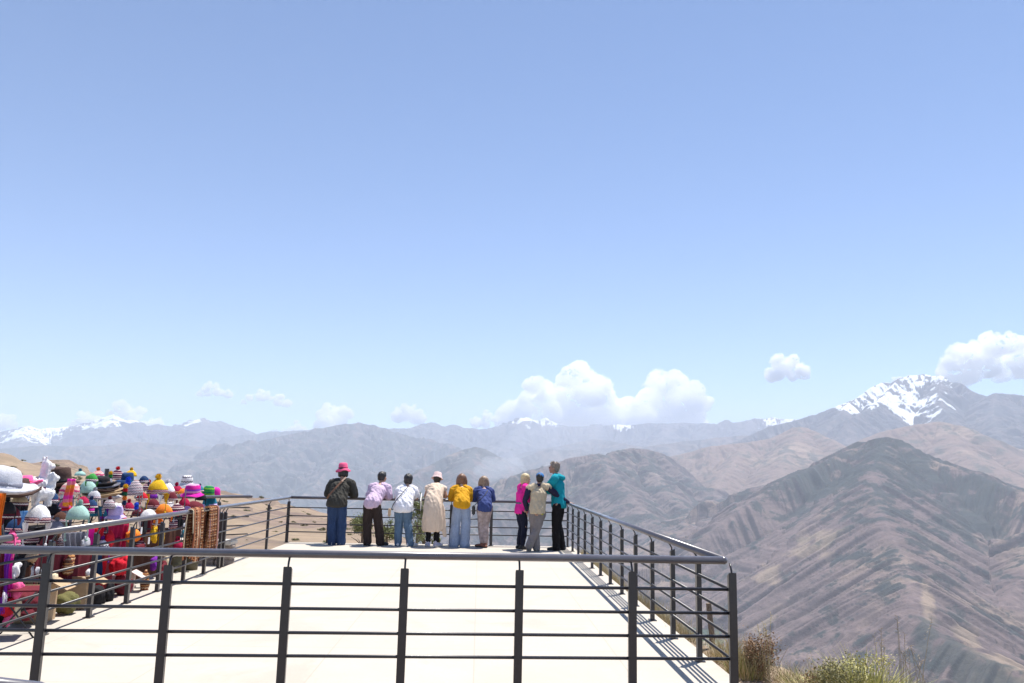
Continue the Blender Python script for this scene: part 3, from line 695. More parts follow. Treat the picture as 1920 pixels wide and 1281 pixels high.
# low rubble wall at the end of the stalls
M_STONE = simple_mat('rubble_stone', (0.34, 0.27, 0.22), 0.95, bump=1.0, scale=9, var=0.4, bdist=0.03)
M_PALE = simple_mat('pale_plaster', (0.6, 0.55, 0.48), 0.95, bump=0.8, scale=12, var=0.15, bdist=0.02)
rt_ = empty('low_wall', (XL - 0.15, 13.5, -0.1), 0, 'low rubble wall with pale top beyond the hat stalls', 'wall')
bm = bmesh.new(); rnd = random.Random(3)
for i in range(60):
    t = i % 20; k = i // 20
    box_into(bm, (-0.25 * t - 0.12 + rnd.uniform(-.02, .02), 0.5 * 0 + rnd.uniform(-.03, .03) + 0.12 * t * 0.2, 0.06 + 0.115 * k), 0.25 + rnd.uniform(-.03, .02), 0.3 + rnd.uniform(-.05, .05), 0.12,
             Matrix.Rotation(rnd.uniform(-.1, .1), 3, 'Z'))
bmesh.ops.bevel(bm, geom=bm.edges[:], offset=0.018, segments=1, affect='EDGES')
from_bm('stones', bm, M_STONE, rt_)
bm = bmesh.new()
for t in range(10):
    box_into(bm, (-0.5 * t - 0.25, 0.024 * t * 2, 0.39 + rnd.uniform(-.006, .006)), 0.51, 0.38 + rnd.uniform(-.03, .03), 0.07, Matrix.Rotation(rnd.uniform(-.03, .03), 3, 'Z'))
bmesh.ops.bevel(bm, geom=bm.edges[:], offset=0.015, segments=2, affect='EDGES')
from_bm('coping', bm, M_PALE, rt_)

# ------------------------------------------------------------------ vegetation
M_GRASS_DRY = simple_mat('dry_grass', (0.5, 0.41, 0.23), 0.8, bump=0, scale=3, var=0.35, spec=0.2)
M_GRASS_GREEN = simple_mat('green_grass', (0.3, 0.32, 0.1), 0.75, bump=0, scale=3, var=0.4, spec=0.25)
M_GRASS_LIME = simple_mat('lime_grass', (0.55, 0.5, 0.2), 0.75, bump=0, scale=3, var=0.3, spec=0.25)
M_RUST = simple_mat('rusty_leaf', (0.3, 0.19, 0.11), 0.8, bump=0, scale=6, var=0.4, spec=0.2)
M_OLIVE = simple_mat('olive_leaf', (0.22, 0.2, 0.1), 0.75, bump=0, scale=6, var=0.45, spec=0.25)
M_GREY_TWIG = simple_mat('pale_twig', (0.36, 0.3, 0.24), 0.9, bump=0, scale=20, var=0.2, spec=0.1)
M_EUC = simple_mat('eucalyptus_leaf', (0.22, 0.24, 0.1), 0.6, bump=0, scale=5, var=0.45, spec=0.3)
M_BARK = simple_mat('bark', (0.2, 0.15, 0.11), 0.95, bump=1, scale=30, var=0.3, bdist=0.01)
def blades_bm(n, rad, h, seed, spread=0.5, w=0.006, ry=1.0, curve=0.4):
    rnd = random.Random(seed); bm = bmesh.new()
    for i in range(n):
        a = rnd.uniform(0, 6.283); q = rad * math.sqrt(rnd.random())
        bx, by = q * math.cos(a), q * math.sin(a) * ry
        lean = Vector((math.cos(a) * spread * (q / rad) + rnd.gauss(0, .25), math.sin(a) * spread * (q / rad) + rnd.gauss(0, .25), 1)).normalized()
        L = h * rnd.uniform(0.45, 1.05) * (1 - 0.35 * (q / rad)); side = Vector((-math.sin(rnd.uniform(0, 6.28)), math.cos(rnd.uniform(0, 6.28)), 0)).normalized()
        prev = None; p = Vector((bx, by, -0.03)); dirn = lean.copy(); K = 4
        for k in range(K + 1):
            ww = w * (1 - k / K * 0.92) * (0.8 + 0.4 * rnd.random())
            a_, b_ = bm.verts.new(p - side * ww), bm.verts.new(p + side * ww)
            if prev: bm.faces.new((prev[0], prev[1], b_, a_))
            prev = (a_, b_); p = p + dirn * (L / K); dirn = (dirn + Vector((lean.x, lean.y, -0.4)) * curve * 0.35).normalized()
    return bm
def leaves_bm(n, c, rx, ry, rz, leaf, seed, clumps=9, aspect=0.45, droop=0.0):
    rnd = random.Random(seed); bm = bmesh.new()
    cl = []
    for i in range(clumps):
        a = rnd.uniform(0, 6.28); e = rnd.uniform(-0.9, 1.0); q = rnd.uniform(0.35, 0.85)
        cl.append((Vector((math.cos(a) * q * rx * math.sqrt(1 - e * e * 0.8), math.sin(a) * q * ry * math.sqrt(1 - e * e * 0.8), e * q * rz)), rnd.uniform(0.22, 0.48)))
    for i in range(n):
        cc, cr = cl[rnd.randrange(clumps)]
        p = Vector(c) + cc + Vector((rnd.gauss(0, cr * rx * .6), rnd.gauss(0, cr * ry * .6), rnd.gauss(0, cr * rz * .6)))
        u_ = Vector((rnd.gauss(0, 1), rnd.gauss(0, 1), rnd.gauss(0, 1) - droop)).normalized(); v_ = u_.orthogonal().normalized()
        v_.rotate(Quaternion(u_, rnd.uniform(0, 6.28)))
        L = leaf * rnd.uniform(.6, 1.3); w = L * aspect
        bm.faces.new([bm.verts.new(p - u_ * L * .5), bm.verts.new(p + v_ * w * .5), bm.verts.new(p + u_ * L * .5), bm.verts.new(p - v_ * w * .5)])
    return bm
def grass_clump(x, y, n, rad, h, seed, mat, label, cat='grass tuft', spread=0.6, w=0.004, name='grass_clump', group=None, z=None, curve=0.4):
    root = empty(name, (x, y, gz(x, y) if z is None else z), 0, label, cat, group)
    from_bm('blades', blades_bm(n, rad, h, seed, spread, w, curve=curve), mat, root); return root
def stalks(parent, n, rad, h, seed, mat, name='stalk', head=True):
    rnd = random.Random(seed); bm = bmesh.new()
    for i in range(n):
        x, y = rnd.gauss(0, rad), rnd.gauss(0, rad); L = h * rnd.uniform(.55, 1)
        tx, ty = rnd.gauss(0, .12) * L, rnd.gauss(0, .12) * L
        tube_into(bm, [(x, y, -0.05), (x + tx * .4, y + ty * .4, L * .5), (x + tx, y + ty, L)], 0.0022, 4, radii=[0.003, 0.0024, 0.0012])
        if head:
            for k in range(7):
                q = Vector((x + tx, y + ty, L)) - Vector((tx * .08 * k, ty * .08 * k, L * .035 * k)); dd = Vector((rnd.gauss(0, 1), rnd.gauss(0, 1), .6)).normalized() * 0.02
                tube_into(bm, [q, q + dd], 0.002, 3)
    return from_bm(name, bm, mat, parent)
# right corner: grasses and shrubs at the lip of the slope
_gzc = {}
def on_edge(px, py_base, dist):            # put a plant on the ground on a sight line column
    p = at_dist(px, py_base, dist); return p.x, p.y
x, y = on_edge(1398, 1240, 7.35)
g1 = grass_clump(x, y, 420, 0.15, 0.36, 11, M_GRASS_DRY, 'tall dry grass tuft right behind the corner post', spread=.35)
from_bm('green_blades', blades_bm(160, 0.15, 0.32, 12, .4, .004), M_GRASS_GREEN, g1)
x, y = on_edge(1424, 1240, 7.3)
s1 = empty('shrub', (x, y, gz(x, y)), 0, 'rusty brown small leaved shrub beside the tall dry grass', 'shrub')
from_bm('foliage', leaves_bm(2600, (0, 0, .19), .15, .15, .2, .02, 13, 12), M_RUST, s1)
from_bm('green_foliage', leaves_bm(700, (0.03, 0, .16), .17, .17, .16, .018, 14, 7), M_OLIVE, s1)
stalks(s1, 8, .06, .34, 15, M_GREY_TWIG, 'twigs', False)
x, y = on_edge(1443, 1245, 7.2)
g2 = empty('dry_stalks', (x, y, gz(x, y)), 0, 'thin pale flower stalks standing beside the rusty shrub', 'plant')
stalks(g2, 5, .03, .62, 16, M_GRASS_DRY, 'stems')
for i, (px, d, n, rad, h, m, lab) in enumerate([
        (1475, 7.3, 160, .12, .3, M_GRASS_DRY, 'thin dry grass between the rusty shrub and the big bush'),
        (1508, 6.9, 200, .12, .3, M_GRASS_GREEN, 'low sparse green grass left of the big bush'),
        (1370, 7.9, 240, .15, .4, M_GRASS_DRY, 'dry grass seen through the corner of the railing')]):
    x, y = on_edge(px, 1250, d); grass_clump(x, y, n, rad, h, 30 + i, m, lab, spread=.5)
x, y = on_edge(1625, 1290, 6.35)
zb = gz(x, y)
b = empty('bush', (x, y, max(zb, -0.35)), 0, 'big bright green and yellow bush of arching grass leaves', 'bush')
from_bm('grass_blades', blades_bm(1900, 0.25, 0.56, 41, 1.0, .0075, curve=.9), M_GRASS_LIME, b)
from_bm('green_blades', blades_bm(800, 0.23, 0.5, 42, .8, .007, curve=.7), M_GRASS_GREEN, b)
from_bm('foliage', leaves_bm(1500, (-.16, 0, .22), .22, .22, .2, .02, 43, 14), M_OLIVE, b)
from_bm('yellow_foliage', leaves_bm(1300, (-.02, -.02, .3), .3, .22, .17, .02, 44, 10), M_GRASS_LIME, b)
x, y = on_edge(1545, 1290, 6.35)
b2 = empty('bush', (x, y, max(gz(x, y), -0.32)), 0, 'olive and straw coloured shrub leaning against the bright bush', 'bush')
from_bm('foliage', leaves_bm(2600, (0, 0, .17), .22, .2, .18, .02, 45, 12), M_OLIVE, b2)
from_bm('dry_foliage', leaves_bm(1200, (-.02, 0, .2), .2, .18, .16, .02, 46, 9), M_RUST, b2)
from_bm('dry_blades', blades_bm(700, 0.18, 0.48, 47, .9, .006), M_GRASS_DRY, b2)
for i, (px, h, n) in enumerate([(1662, .62, 6), (1698, .66, 7), (1722, .5, 6)]):
    x, y = on_edge(px, 1290, 6.5)
    g = empty('dry_stalks', (x, y, max(gz(x, y), -0.4)), 0, ['bare pale twigs rising out of the bright bush', 'tallest pale seed head stalks right of the bright bush', 'short bare twigs at the far right of the bush'][i], 'plant')
    stalks(g, n, .05, h, 50 + i, M_GREY_TWIG, 'twigs')
# green grass strip on the dirt at the frame's bottom edge, and straw along the slab edge
bm = bmesh.new(); rnd = random.Random(5)
for i in range(2600):
    X_ = rnd.uniform(2.15, 3.6); Y_ = rnd.uniform(5.4, 6.2) - (X_ - 2.2) * .28
    z = -0.13; h = rnd.uniform(.012, .04); a = rnd.uniform(0, 6.28); w = .003
    d = Vector((rnd.gauss(0, .4), rnd.gauss(0, .4), 1)) * h
    bm.faces.new([bm.verts.new((X_ - w * math.cos(a), Y_ - w * math.sin(a), z - .02)), bm.verts.new((X_ + w * math.cos(a), Y_ + w * math.sin(a), z - .02)), bm.verts.new((X_ + d.x, Y_ + d.y, z + d.z))])
tag(from_bm('short_grass', bm, M_GRASS_LIME), 'short green grass on the dirt in front of the corner post', 'grass', kind='stuff')
bm = bmesh.new()
pts_ = []
for i in range(9000):
    Y_ = rnd.uniform(7.4, 17.4); pts_.append((XS1 + 0.03 + abs(rnd.gauss(0, .16)), Y_, rnd.uniform(.05, .26) * (1 if rnd.random() < .6 else .5), rnd.uniform(0, 6.28), rnd.gauss(0, .3), rnd.gauss(0, .3)))
P_ = np.array(pts_); keep = fbm(P_[:, 1] * 1.2, P_[:, 1] * 0 + 1.0, 2, 77) > -0.15; zz_ = ground_z(P_[:, 0], P_[:, 1])
for (X_, Y_, h, a, gx_, gy_), z, k_ in zip(pts_, zz_, keep):
    if not k_: continue
    w = .003; d = Vector((gx_, gy_, 1)) * h; z = float(z)
    bm.faces.new([bm.verts.new((X_ - w * math.cos(a), Y_ - w * math.sin(a), z - .02)), bm.verts.new((X_ + w * math.cos(a), Y_ + w * math.sin(a), z - .02)), bm.verts.new((X_ + d.x, Y_ + d.y, z + d.z))])
tag(from_bm('dry_grass', bm, M_GRASS_DRY), 'straw coloured grass along the edge of the terrace slab', 'grass', kind='stuff')
# weathered wooden stake outside the railing
x, y = on_edge(1334, 1225, 8.3)
bm = bmesh.new(); tube_into(bm, [(0.02, 0, -.3), (0.01, 0, 0.1), (-0.02, 0, 0.42)], .03, 8, radii=[.034, .03, .027])
bmesh.ops.bevel(bm, geom=bm.edges[:], offset=.003, segments=1, affect='EDGES')
o = from_bm('wooden_stake', bm, M_BARK); o.location = (x, y, gz(x, y)); tag(o, 'weathered leaning wooden stake in the grass outside the railing', 'stake')
# small eucalyptus bushes below the far edge
def small_tree(px, py_top, py_bot, dist, wpx, seed, label, n=1700, trunkz=None):
    c = at_dist(px, (py_top + py_bot) / 2, dist); k = dist / F_PX
    rz = (py_bot - py_top) * k / 2; rx = wpx * k / 2
    zg = c.z - rz - 1.2
    root = empty('young_tree', (c.x, c.y, zg), 0, label, 'tree', 'young trees below the far railing')
    rnd = random.Random(seed)
    bm = bmesh.new(); hc_ = c.z - zg
    tube_into(bm, [(0, 0, -1.5), (0.03, 0, hc_ * .4), (0, 0.03, hc_ * .8), (0, 0, hc_ + rz * .6)], .04, 8, radii=[.06, .045, .03, .012])
    for i in range(16):
        z = hc_ * rnd.uniform(.3, 1.0); a = rnd.uniform(0, 6.28); L = rx * rnd.uniform(.5, .95)
        tube_into(bm, [(0, 0, z), (math.cos(a) * L * .5, math.sin(a) * L * .5, z + L * .45), (math.cos(a) * L, math.sin(a) * L, z + L * .75)], .012, 5, radii=[.018, .011, .004])
    from_bm('trunk', bm, M_BARK, root)
    from_bm('crown', leaves_bm(n, (0, 0, hc_), rx * .95, rx * .95, rz * .95, .075, seed, 16, .3, .6), M_EUC, root)
small_tree(680, 962, 1004, 21.5, 46, 61, 'small green tree left of the lilac shirt, behind the railing')
small_tree(726, 976, 1015, 22, 40, 62, 'thin low green tree between the lilac shirt and the white blouse', 1300)
small_tree(795, 928, 985, 21, 52, 63, 'tallest green tree, between the white blouse and the long coat', 2000)
small_tree(782, 970, 1022, 20.5, 50, 64, 'low sparse shrub under the tree beside the long coat', 900)
small_tree(818, 1000, 1022, 20.5, 20, 65, 'tiny green tuft at the hem of the long coat', 300)
# shrubs scattered on the brown hillside
rnd = random.Random(9); shrub_me = []
for k in range(4):
    bm = leaves_bm(420, (0, 0, .5), .75, .75, .5, .28, 70 + k, 7, .6)
    me = bpy.data.meshes.new('shrub'); bm.to_mesh(me); bm.free(); me.materials.append(M_OLIVE); shrub_me.append(me)
cnt = 0
while cnt < 150:
    px = rnd.uniform(-40, 800); d = rnd.uniform(40, 620)
    ridge = np.interp(px, [p[0] for p in RIDGE_L], [p[2] for p in RIDGE_L])
    if d > ridge * .97: continue
    p = at_dist(px, 900, d)
    o = bpy.data.objects.new('shrub', shrub_me[cnt % 4]); COL.objects.link(o); o.location = (p.x, p.y, gz(p.x, p.y) - .1)
    s_ = rnd.uniform(.5, 1.2) * (0.25 + d / 300); o.scale = (s_ * 1.2, s_ * 1.2, s_ * rnd.uniform(.5, .9)); o.rotation_euler = (0, 0, rnd.uniform(0, 6.28))
    tag(o, 'small dark shrub scattered on the dry brown hillside', 'shrub', 'shrubs on the brown hillside'); cnt += 1

rnd = random.Random(21); bm = bmesh.new()
for i in range(160):
    X_ = rnd.uniform(2.1, 3.3); Y_ = rnd.uniform(6.0, 7.6); r_ = rnd.uniform(.006, .028) * (1 if rnd.random() < .85 else 1.8)
    if Y_ > 6.9 and X_ > 2.7: continue
    g_ = bmesh.ops.create_icosphere(bm, subdivisions=1, radius=1.0); z = gz(X_, Y_)
    for v in g_['verts']: v.co = Vector((X_ + v.co.x * r_ * rnd.uniform(.8, 1.2), Y_ + v.co.y * r_ * rnd.uniform(.8, 1.2), z + v.co.z * r_ * .6))
tag(from_bm('pebbles', bm, M_STONE), 'small stones scattered on the dirt by the corner post', 'pebbles', kind='stuff')
# ------------------------------------------------------------------ people
def lerp(a, b, t): return a + (b - a) * t
def rings_into(bm, rings, seg=16):
    """rings: (centre, axis_u * a, axis_v * b) -> closed lofted tube"""
    loops = []
    for c, U, V in rings:
        c, U, V = Vector(c), Vector(U), Vector(V)
        loops.append([bm.verts.new(c + U * math.cos(2 * math.pi * k / seg) + V * math.sin(2 * math.pi * k / seg)) for k in range(seg)])
    for A, B in zip(loops[:-1], loops[1:]):
        for k in range(seg): bm.faces.new((A[k], A[(k + 1) % seg], B[(k + 1) % seg], B[k]))
    bm.faces.new(loops[0][::-1]); bm.faces.new(loops[-1])
def limb(bm, pts, radii, seg=14, side=None, dome=True):
    """tapered limb through pts; radii: r or (r_side, r_front); side: sideways axis"""
    P = [Vector(p) for p in pts]; R_ = [(r if hasattr(r, '__len__') else (r, r)) for r in radii]
    # smooth resample
    Q, RR = [], []
    for i in range(len(P) - 1):
        p0 = P[max(i - 1, 0)]; p1 = P[i]; p2 = P[i + 1]; p3 = P[min(i + 2, len(P) - 1)]
        for k in range(4):
            t = k / 4
            q = 0.5 * ((2 * p1) + (p2 - p0) * t + (2 * p0 - 5 * p1 + 4 * p2 - p3) * t * t + (3 * p1 - p0 - 3 * p2 + p3) * t ** 3)
            Q.append(q); RR.append((lerp(R_[i][0], R_[i + 1][0], t), lerp(R_[i][1], R_[i + 1][1], t)))
    Q.append(P[-1]); RR.append(R_[-1])
    rings = []; S_ = Vector(side) if side else None
    prev_u = None
    for i, q in enumerate(Q):
        t = (Q[min(i + 1, len(Q) - 1)] - Q[max(i - 1, 0)]).normalized()
        if S_ is not None: u_ = (S_ - t * S_.dot(t)).normalized()
        elif prev_u is not None: u_ = (prev_u - t * prev_u.dot(t)).normalized()
        else: u_ = t.orthogonal().normalized()
        v_ = t.cross(u_).normalized(); prev_u = u_
        if dome and i == 0:
            for f in (0.45, 0.2): pass
            for d_, s_ in ((0.9, 0.35), (0.65, 0.75)):
                rings.append((q - t * RR[0][1] * d_, u_ * RR[0][0] * s_, v_ * RR[0][1] * s_))
        rings.append((q, u_ * RR[i][0], v_ * RR[i][1]))
        if dome and i == len(Q) - 1:
            for d_, s_ in ((0.65, 0.75), (0.9, 0.35)):
                rings.append((q + t * RR[i][1] * d_, u_ * RR[i][0] * s_, v_ * RR[i][1] * s_))
    rings_into(bm, rings, seg)
def ball(bm, c, r, sub=2, rot=None):
    r = r if hasattr(r, '__len__') else (r, r, r)
    g = bmesh.ops.create_icosphere(bm, subdivisions=sub, radius=1.0)
    for v in g['verts']:
        q = Vector((v.co.x * r[0], v.co.y * r[1], v.co.z * r[2]))
        if rot: q = rot @ q
        v.co = q + Vector(c)
def finish(name, bm, mat, parent, voxel=0.012, smooth=2, wrinkle=0.0, wscale=0.06, seed=1, wdir=(1, 1, 0.35)):
    me = bpy.data.meshes.new(name); bm.to_mesh(me); bm.free()
    me = remeshed(me, voxel, smooth); me.name = name
    n = len(me.vertices)
    if wrinkle and n:
        co = np.empty(n * 3); me.vertices.foreach_get('co', co); co = co.reshape(-1, 3)
        no = np.empty(n * 3); me.vertices.foreach_get('normal', no); no = no.reshape(-1, 3)
        a = co[:, 0] * wdir[0] + co[:, 1] * wdir[1] * .6; b_ = co[:, 2] * wdir[2]
        d = fbm(a / wscale, b_ / wscale + co[:, 1] / wscale * .5, 3, seed, .5, ridged=True) - 0.2
        co = co + no * d[:, None] * wrinkle
        me.vertices.foreach_set('co', co.ravel())
    me.polygons.foreach_set('use_smooth', [True] * len(me.polygons)); me.update()
    me.materials.clear()
    return link(name, me, mat, parent)
def cloth(name, col, **k):
    d = dict(rough=0.85, bump=0.6, scale=45, var=0.16, spec=0.15, bdist=0.006); d.update(k)
    return simple_mat(name, col, **d)
SKIN_T = simple_mat('tan_skin', (0.42, 0.23, 0.15), 0.55, bump=0.2, scale=120, var=0.06, spec=0.4, bdist=0.001)
SKIN_L = simple_mat('fair_skin', (0.6, 0.37, 0.28), 0.5, bump=0.2, scale=120, var=0.06, spec=0.4, bdist=0.001)
def hair_mat(name, a, b):
    m, nt, p, out = new_mat(name)
    tc = nt.nodes.new('ShaderNodeTexCoord'); mp = nt.nodes.new('ShaderNodeMapping'); mp.inputs['Scale'].default_value = (1, 1, .12)
    nt.links.new(tc.outputs['Object'], mp.inputs[0]); n = n_noise(nt, mp.outputs[0], 110, 4, .6)
    nt.links.new(n_ramp(nt, n, [(.35, a), (.65, b)]), p.inputs['Base Color']); p.inputs['Roughness'].default_value = .45
    n_bump(nt, p, n, .8, .004); return m
H_BLACK = hair_mat('black_hair', (0.008, 0.007, 0.007), (0.03, 0.026, 0.025)); H_BROWN = hair_mat('brown_hair', (0.1, 0.045, 0.025), (0.26, 0.13, 0.07))
H_MIX = hair_mat('light_brown_hair', (0.13, 0.08, 0.05), (0.42, 0.3, 0.2)); H_BLOND = hair_mat('blond_hair', (0.4, 0.28, 0.13), (0.75, 0.6, 0.36)); H_GREY = hair_mat('grey_hair', (0.1, 0.07, 0.055), (0.36, 0.28, 0.22))
M_EYE = simple_mat('eye', (0.02, 0.015, 0.012), 0.2, bump=0, var=0); M_LIP = simple_mat('lip', (0.4, 0.13, 0.11), 0.5, bump=0, var=0)
M_SHOE_D = simple_mat('dark_shoe', (0.02, 0.02, 0.022), 0.6, bump=.3); M_SOLE = simple_mat('shoe_sole', (0.62, 0.6, 0.57), 0.7, bump=.2)

def hand_into(bm, wrist, fwd, palm_n, thumb_side, r=1.0, curl=0.35):
    """palm plus five tapering fingers; fwd: finger direction, palm_n: where the palm faces"""
    w = Vector(wrist); f = Vector(fwd).normalized(); n = Vector(palm_n); n = (n - f * n.dot(f)).normalized(); s = f.cross(n).normalized() * thumb_side
    limb(bm, [w - f * .02, w + f * .03, w + f * .085], [(.025 * r, .019 * r), (.037 * r, .016 * r), (.04 * r, .014 * r)], 10, side=tuple(s))
    for i, (o, L) in enumerate(((.029, .064), (.010, .074), (-.010, .068), (-.028, .052))):
        b = w + f * .08 + s * o; k1 = b + (f + n * curl * .5).normalized() * L * .5 * 1.0; k2 = k1 + (f * .75 + n * curl).normalized() * L * .55
        limb(bm, [b, k1, k2], [.0088 * r, .0082 * r, .0068 * r], 8)
    b = w + f * .025 + s * .03; k1 = b + (f * .55 + s * .8 + n * .25).normalized() * .036; k2 = k1 + (f * .9 + s * .25 + n * .3).normalized() * .032
    limb(bm, [b, k1, k2], [.012 * r, .0105 * r, .0085 * r], 8)
def head_into(bm, c, yaw=0, pitch=0, roll=0, s=1.0):
    rot = Matrix.Rotation(yaw, 3, 'Z') @ Matrix.Rotation(-pitch, 3, 'X') @ Matrix.Rotation(roll, 3, 'Y')
    c = Vector(c)
    def P(x, y, z): return c + rot @ Vector((x * s, y * s, z * s))
    ball(bm, P(0, -.008, .03), (.076 * s, .094 * s, .088 * s), 3, rot)          # skull
    ball(bm, P(0, .028, -.03), (.06 * s, .066 * s, .074 * s), 3, rot)           # face
    ball(bm, P(0, .062, -.088), (.026 * s, .022 * s, .02 * s), 2, rot)          # chin
    ball(bm, P(0, .1, -.018), (.0115 * s, .018 * s, .014 * s), 2, rot)          # nose
    ball(bm, P(0, .092, .0), (.008 * s, .014 * s, .024 * s), 2, rot)
    ball(bm, P(0, .088, -.056), (.02 * s, .012 * s, .011 * s), 2, rot)          # mouth
    for q in (-1, 1):
        ball(bm, P(q * .077, -.004, -.012), (.009 * s, .02 * s, .03 * s), 2, rot)   # ears
        ball(bm, P(q * .032, .078, .022), (.02 * s, .01 * s, .008 * s), 2, rot)     # brow
        ball(bm, P(q * .042, .062, -.03), (.02 * s, .018 * s, .018 * s), 2, rot)    # cheeks
    return rot, P
class Fig: pass
def build_person(name_label, x, y, rz, J, skin, height_k=1.0, group=None, fat=1.0, top=None, legs=None, hair=None, shoes=None, head=(0, 0, 0), head_s=1.0, sleeves='long', hands=((0, 1, 0), (0, 1, 0)), palm=((0, 0, -1), (0, 0, -1)), face=False, leg_len=1.0):
    """J: joints in local metres, figure faces +y. keys pelvis chest neck head, sh elb wr (L,R), hip knee ank (L,R), toe dirs"""
    root = empty('person', (x, y, 0.0), rz, name_label, 'person', group); root.scale = (height_k,) * 3
    f = Fig(); f.root = root; f.J = J
    V = lambda k: Vector(J[k])
    pel, che, nek, hed = V('pelvis'), V('chest'), V('neck'), V('head')
    # body: one continuous surface
    bm = bmesh.new()
    limb(bm, [pel - Vector((0, 0, .04)), lerp(pel, che, .45), che, lerp(che, nek, .7)], [(.13 * fat, .11 * fat), (.118 * fat, .1 * fat), (.14 * fat, .11 * fat), (.09, .07)], 16, side=(1, 0, 0))
    limb(bm, [lerp(che, nek, .6), nek, hed - Vector((0, .0, .05))], [(.07, .06), (.052, .052), (.048, .05)], 12, side=(1, 0, 0))
    for i, q in ((0, -1), (1, 1)):
        limb(bm, [V('sh')[i] if False else Vector(J['sh'][i]), lerp(Vector(J['sh'][i]), Vector(J['elb'][i]), .5), Vector(J['elb'][i]), lerp(Vector(J['elb'][i]), Vector(J['wr'][i]), .4), Vector(J['wr'][i])],
             [.052, .046 * fat, .038, .038, .025], 12)
        limb(bm, [Vector(J['hip'][i]), lerp(Vector(J['hip'][i]), Vector(J['knee'][i]), .5), Vector(J['knee'][i]), lerp(Vector(J['knee'][i]), Vector(J['ank'][i]), .35), Vector(J['ank'][i]) + Vector((0, 0, .02))],
             [.09 * fat, .075 * fat, .053, .052, .034], 12)
        hand_into(bm, J['wr'][i], hands[i], palm[i], q)
    rot, P = head_into(bm, hed, *head, s=head_s)
    f.P = P; f.rot = rot
    f.body = finish('body', bm, skin, root, 0.0085, 1)
    if face:
        for q in (-1, 1):
            bm = bmesh.new(); ball(bm, P(q * .031, .0925, .004), .0105 * head_s, 2); from_bm('eye', bm, M_EYE, f.body, True)
        bm = bmesh.new(); ball(bm, P(0, .099, -.057), (.019, .005, .005), 2, rot); from_bm('mouth', bm, M_LIP, f.body, True)
    # legs
    if legs:
        mat, kind, lw = legs
        bm = bmesh.new()
        limb(bm, [pel + Vector((0, .015, .03)), pel + Vector((0, 0, -.02)), pel - Vector((0, 0, .07))], [(.125 * fat, .1 * fat), (.144 * fat, .122 * fat), (.148 * fat, .12 * fat)], 18, side=(1, 0, 0), dome=False)
        for i in (0, 1):
            h, k, a = (Vector(J[n][i]) for n in ('hip', 'knee', 'ank'))
            rr = {'slim': [.085, .075, .056, .055, .04], 'straight': [.088, .082, .068, .068, .06], 'wide': [.09, .088, .084, .088, .096], 'loose': [.092, .088, .078, .076, .07], 'taper': [.09, .084, .067, .062, .045]}[kind]
            end = a + Vector((0, 0, {'slim': .035, 'taper': .03}.get(kind, -.035)))
            limb(bm, [h + Vector((0, -.01, -.03)), lerp(h, k, .5), k, lerp(k, a, .45), end], [r * fat * lw for r in rr], 14)
        f.legs = finish('trousers', bm, mat, root, 0.013, 2, .012, .07, 5)
    # shoes
    if shoes:
        mat, sole = shoes
        for i in (0, 1):
            a = Vector(J['ank'][i]); td = Vector(J['toe'][i]); td.normalize(); lift = J.get('lift', (0, 0))[i]
            sd_ = Vector((td.y, -td.x, 0)).normalized()
            bm = bmesh.new()
            fz = a.z - .075
            heel = a - td * .055 + Vector((0, 0, -.045)); toe = a + td * .17 + Vector((0, 0, -.052))
            limb(bm, [heel, a + td * .04 + Vector((0, 0, -.038)), toe], [(.036, .032), (.042, .038), (.04, .023)], 12, side=tuple(sd_))
            limb(bm, [a + Vector((0, 0, .02)), a + Vector((0, 0, -.04))], [.04, .043], 12)
            s_ = finish('shoe', bm, mat, root, 0.009, 1)
            bm = bmesh.new(); up_ = sd_.cross(td).normalized()
            if up_.z < 0: up_ = -up_
            bt = a - up_ * .078
            pts = []
            for k in range(18):
                t = 2 * math.pi * k / 18; pts.append(bt + td * (.055 + math.cos(t) * .135) + sd_ * (math.sin(t) * (.046 if math.cos(t) > 0 else .038)))
            lo = [bm.verts.new(p) for p in pts]; hi = [bm.verts.new(p + up_ * .024) for p in pts]
            bm.faces.new(lo[::-1]); bm.faces.new(hi)
            for k in range(18): bm.faces.new((lo[k], lo[(k + 1) % 18], hi[(k + 1) % 18], hi[k]))
            from_bm('sole', bm, sole, s_)
    # top
    if top:
        mat, sl_mat, length, arm, loose = top
        bm = bmesh.new()
        hem = pel + Vector((0, -.01, -length))
        limb(bm, [hem, lerp(hem, pel, .6) + Vector((0, -.005, .02)), lerp(pel, che, .5), che, lerp(che, nek, .62)],
             [(.158 * fat * loose, .14 * fat * loose), (.155 * fat * loose, .138 * fat * loose), (.142 * fat * loose, .125 * fat * loose), (.162 * fat, .135 * fat), (.1, .085)], 20, side=(1, 0, 0), dome=False)
        for i in (0, 1):
            s_, e_, w_ = (Vector(J[n][i]) for n in ('sh', 'elb', 'wr'))
            limb(bm, [lerp(s_, Vector(J['neck']), .55), s_], [.075, .07], 12)
            if sl_mat is None:
                if arm == 'long': limb(bm, [s_, lerp(s_, e_, .5), e_, lerp(e_, w_, .5), lerp(e_, w_, .95)], [.074, .066 * fat, .056 * fat, .05, .037], 12)
                elif arm == 'short': limb(bm, [s_, lerp(s_, e_, .68)], [.074, .067 * fat], 12)
                elif arm == 'half': limb(bm, [s_, lerp(s_, e_, .6), lerp(s_, e_, 1.0)], [.076, .072 * fat, .066], 12)
        f.top = finish('shirt' if J.get('top_name') is None else J['top_name'], bm, mat, root, 0.012, 2, .013, .085, 9)
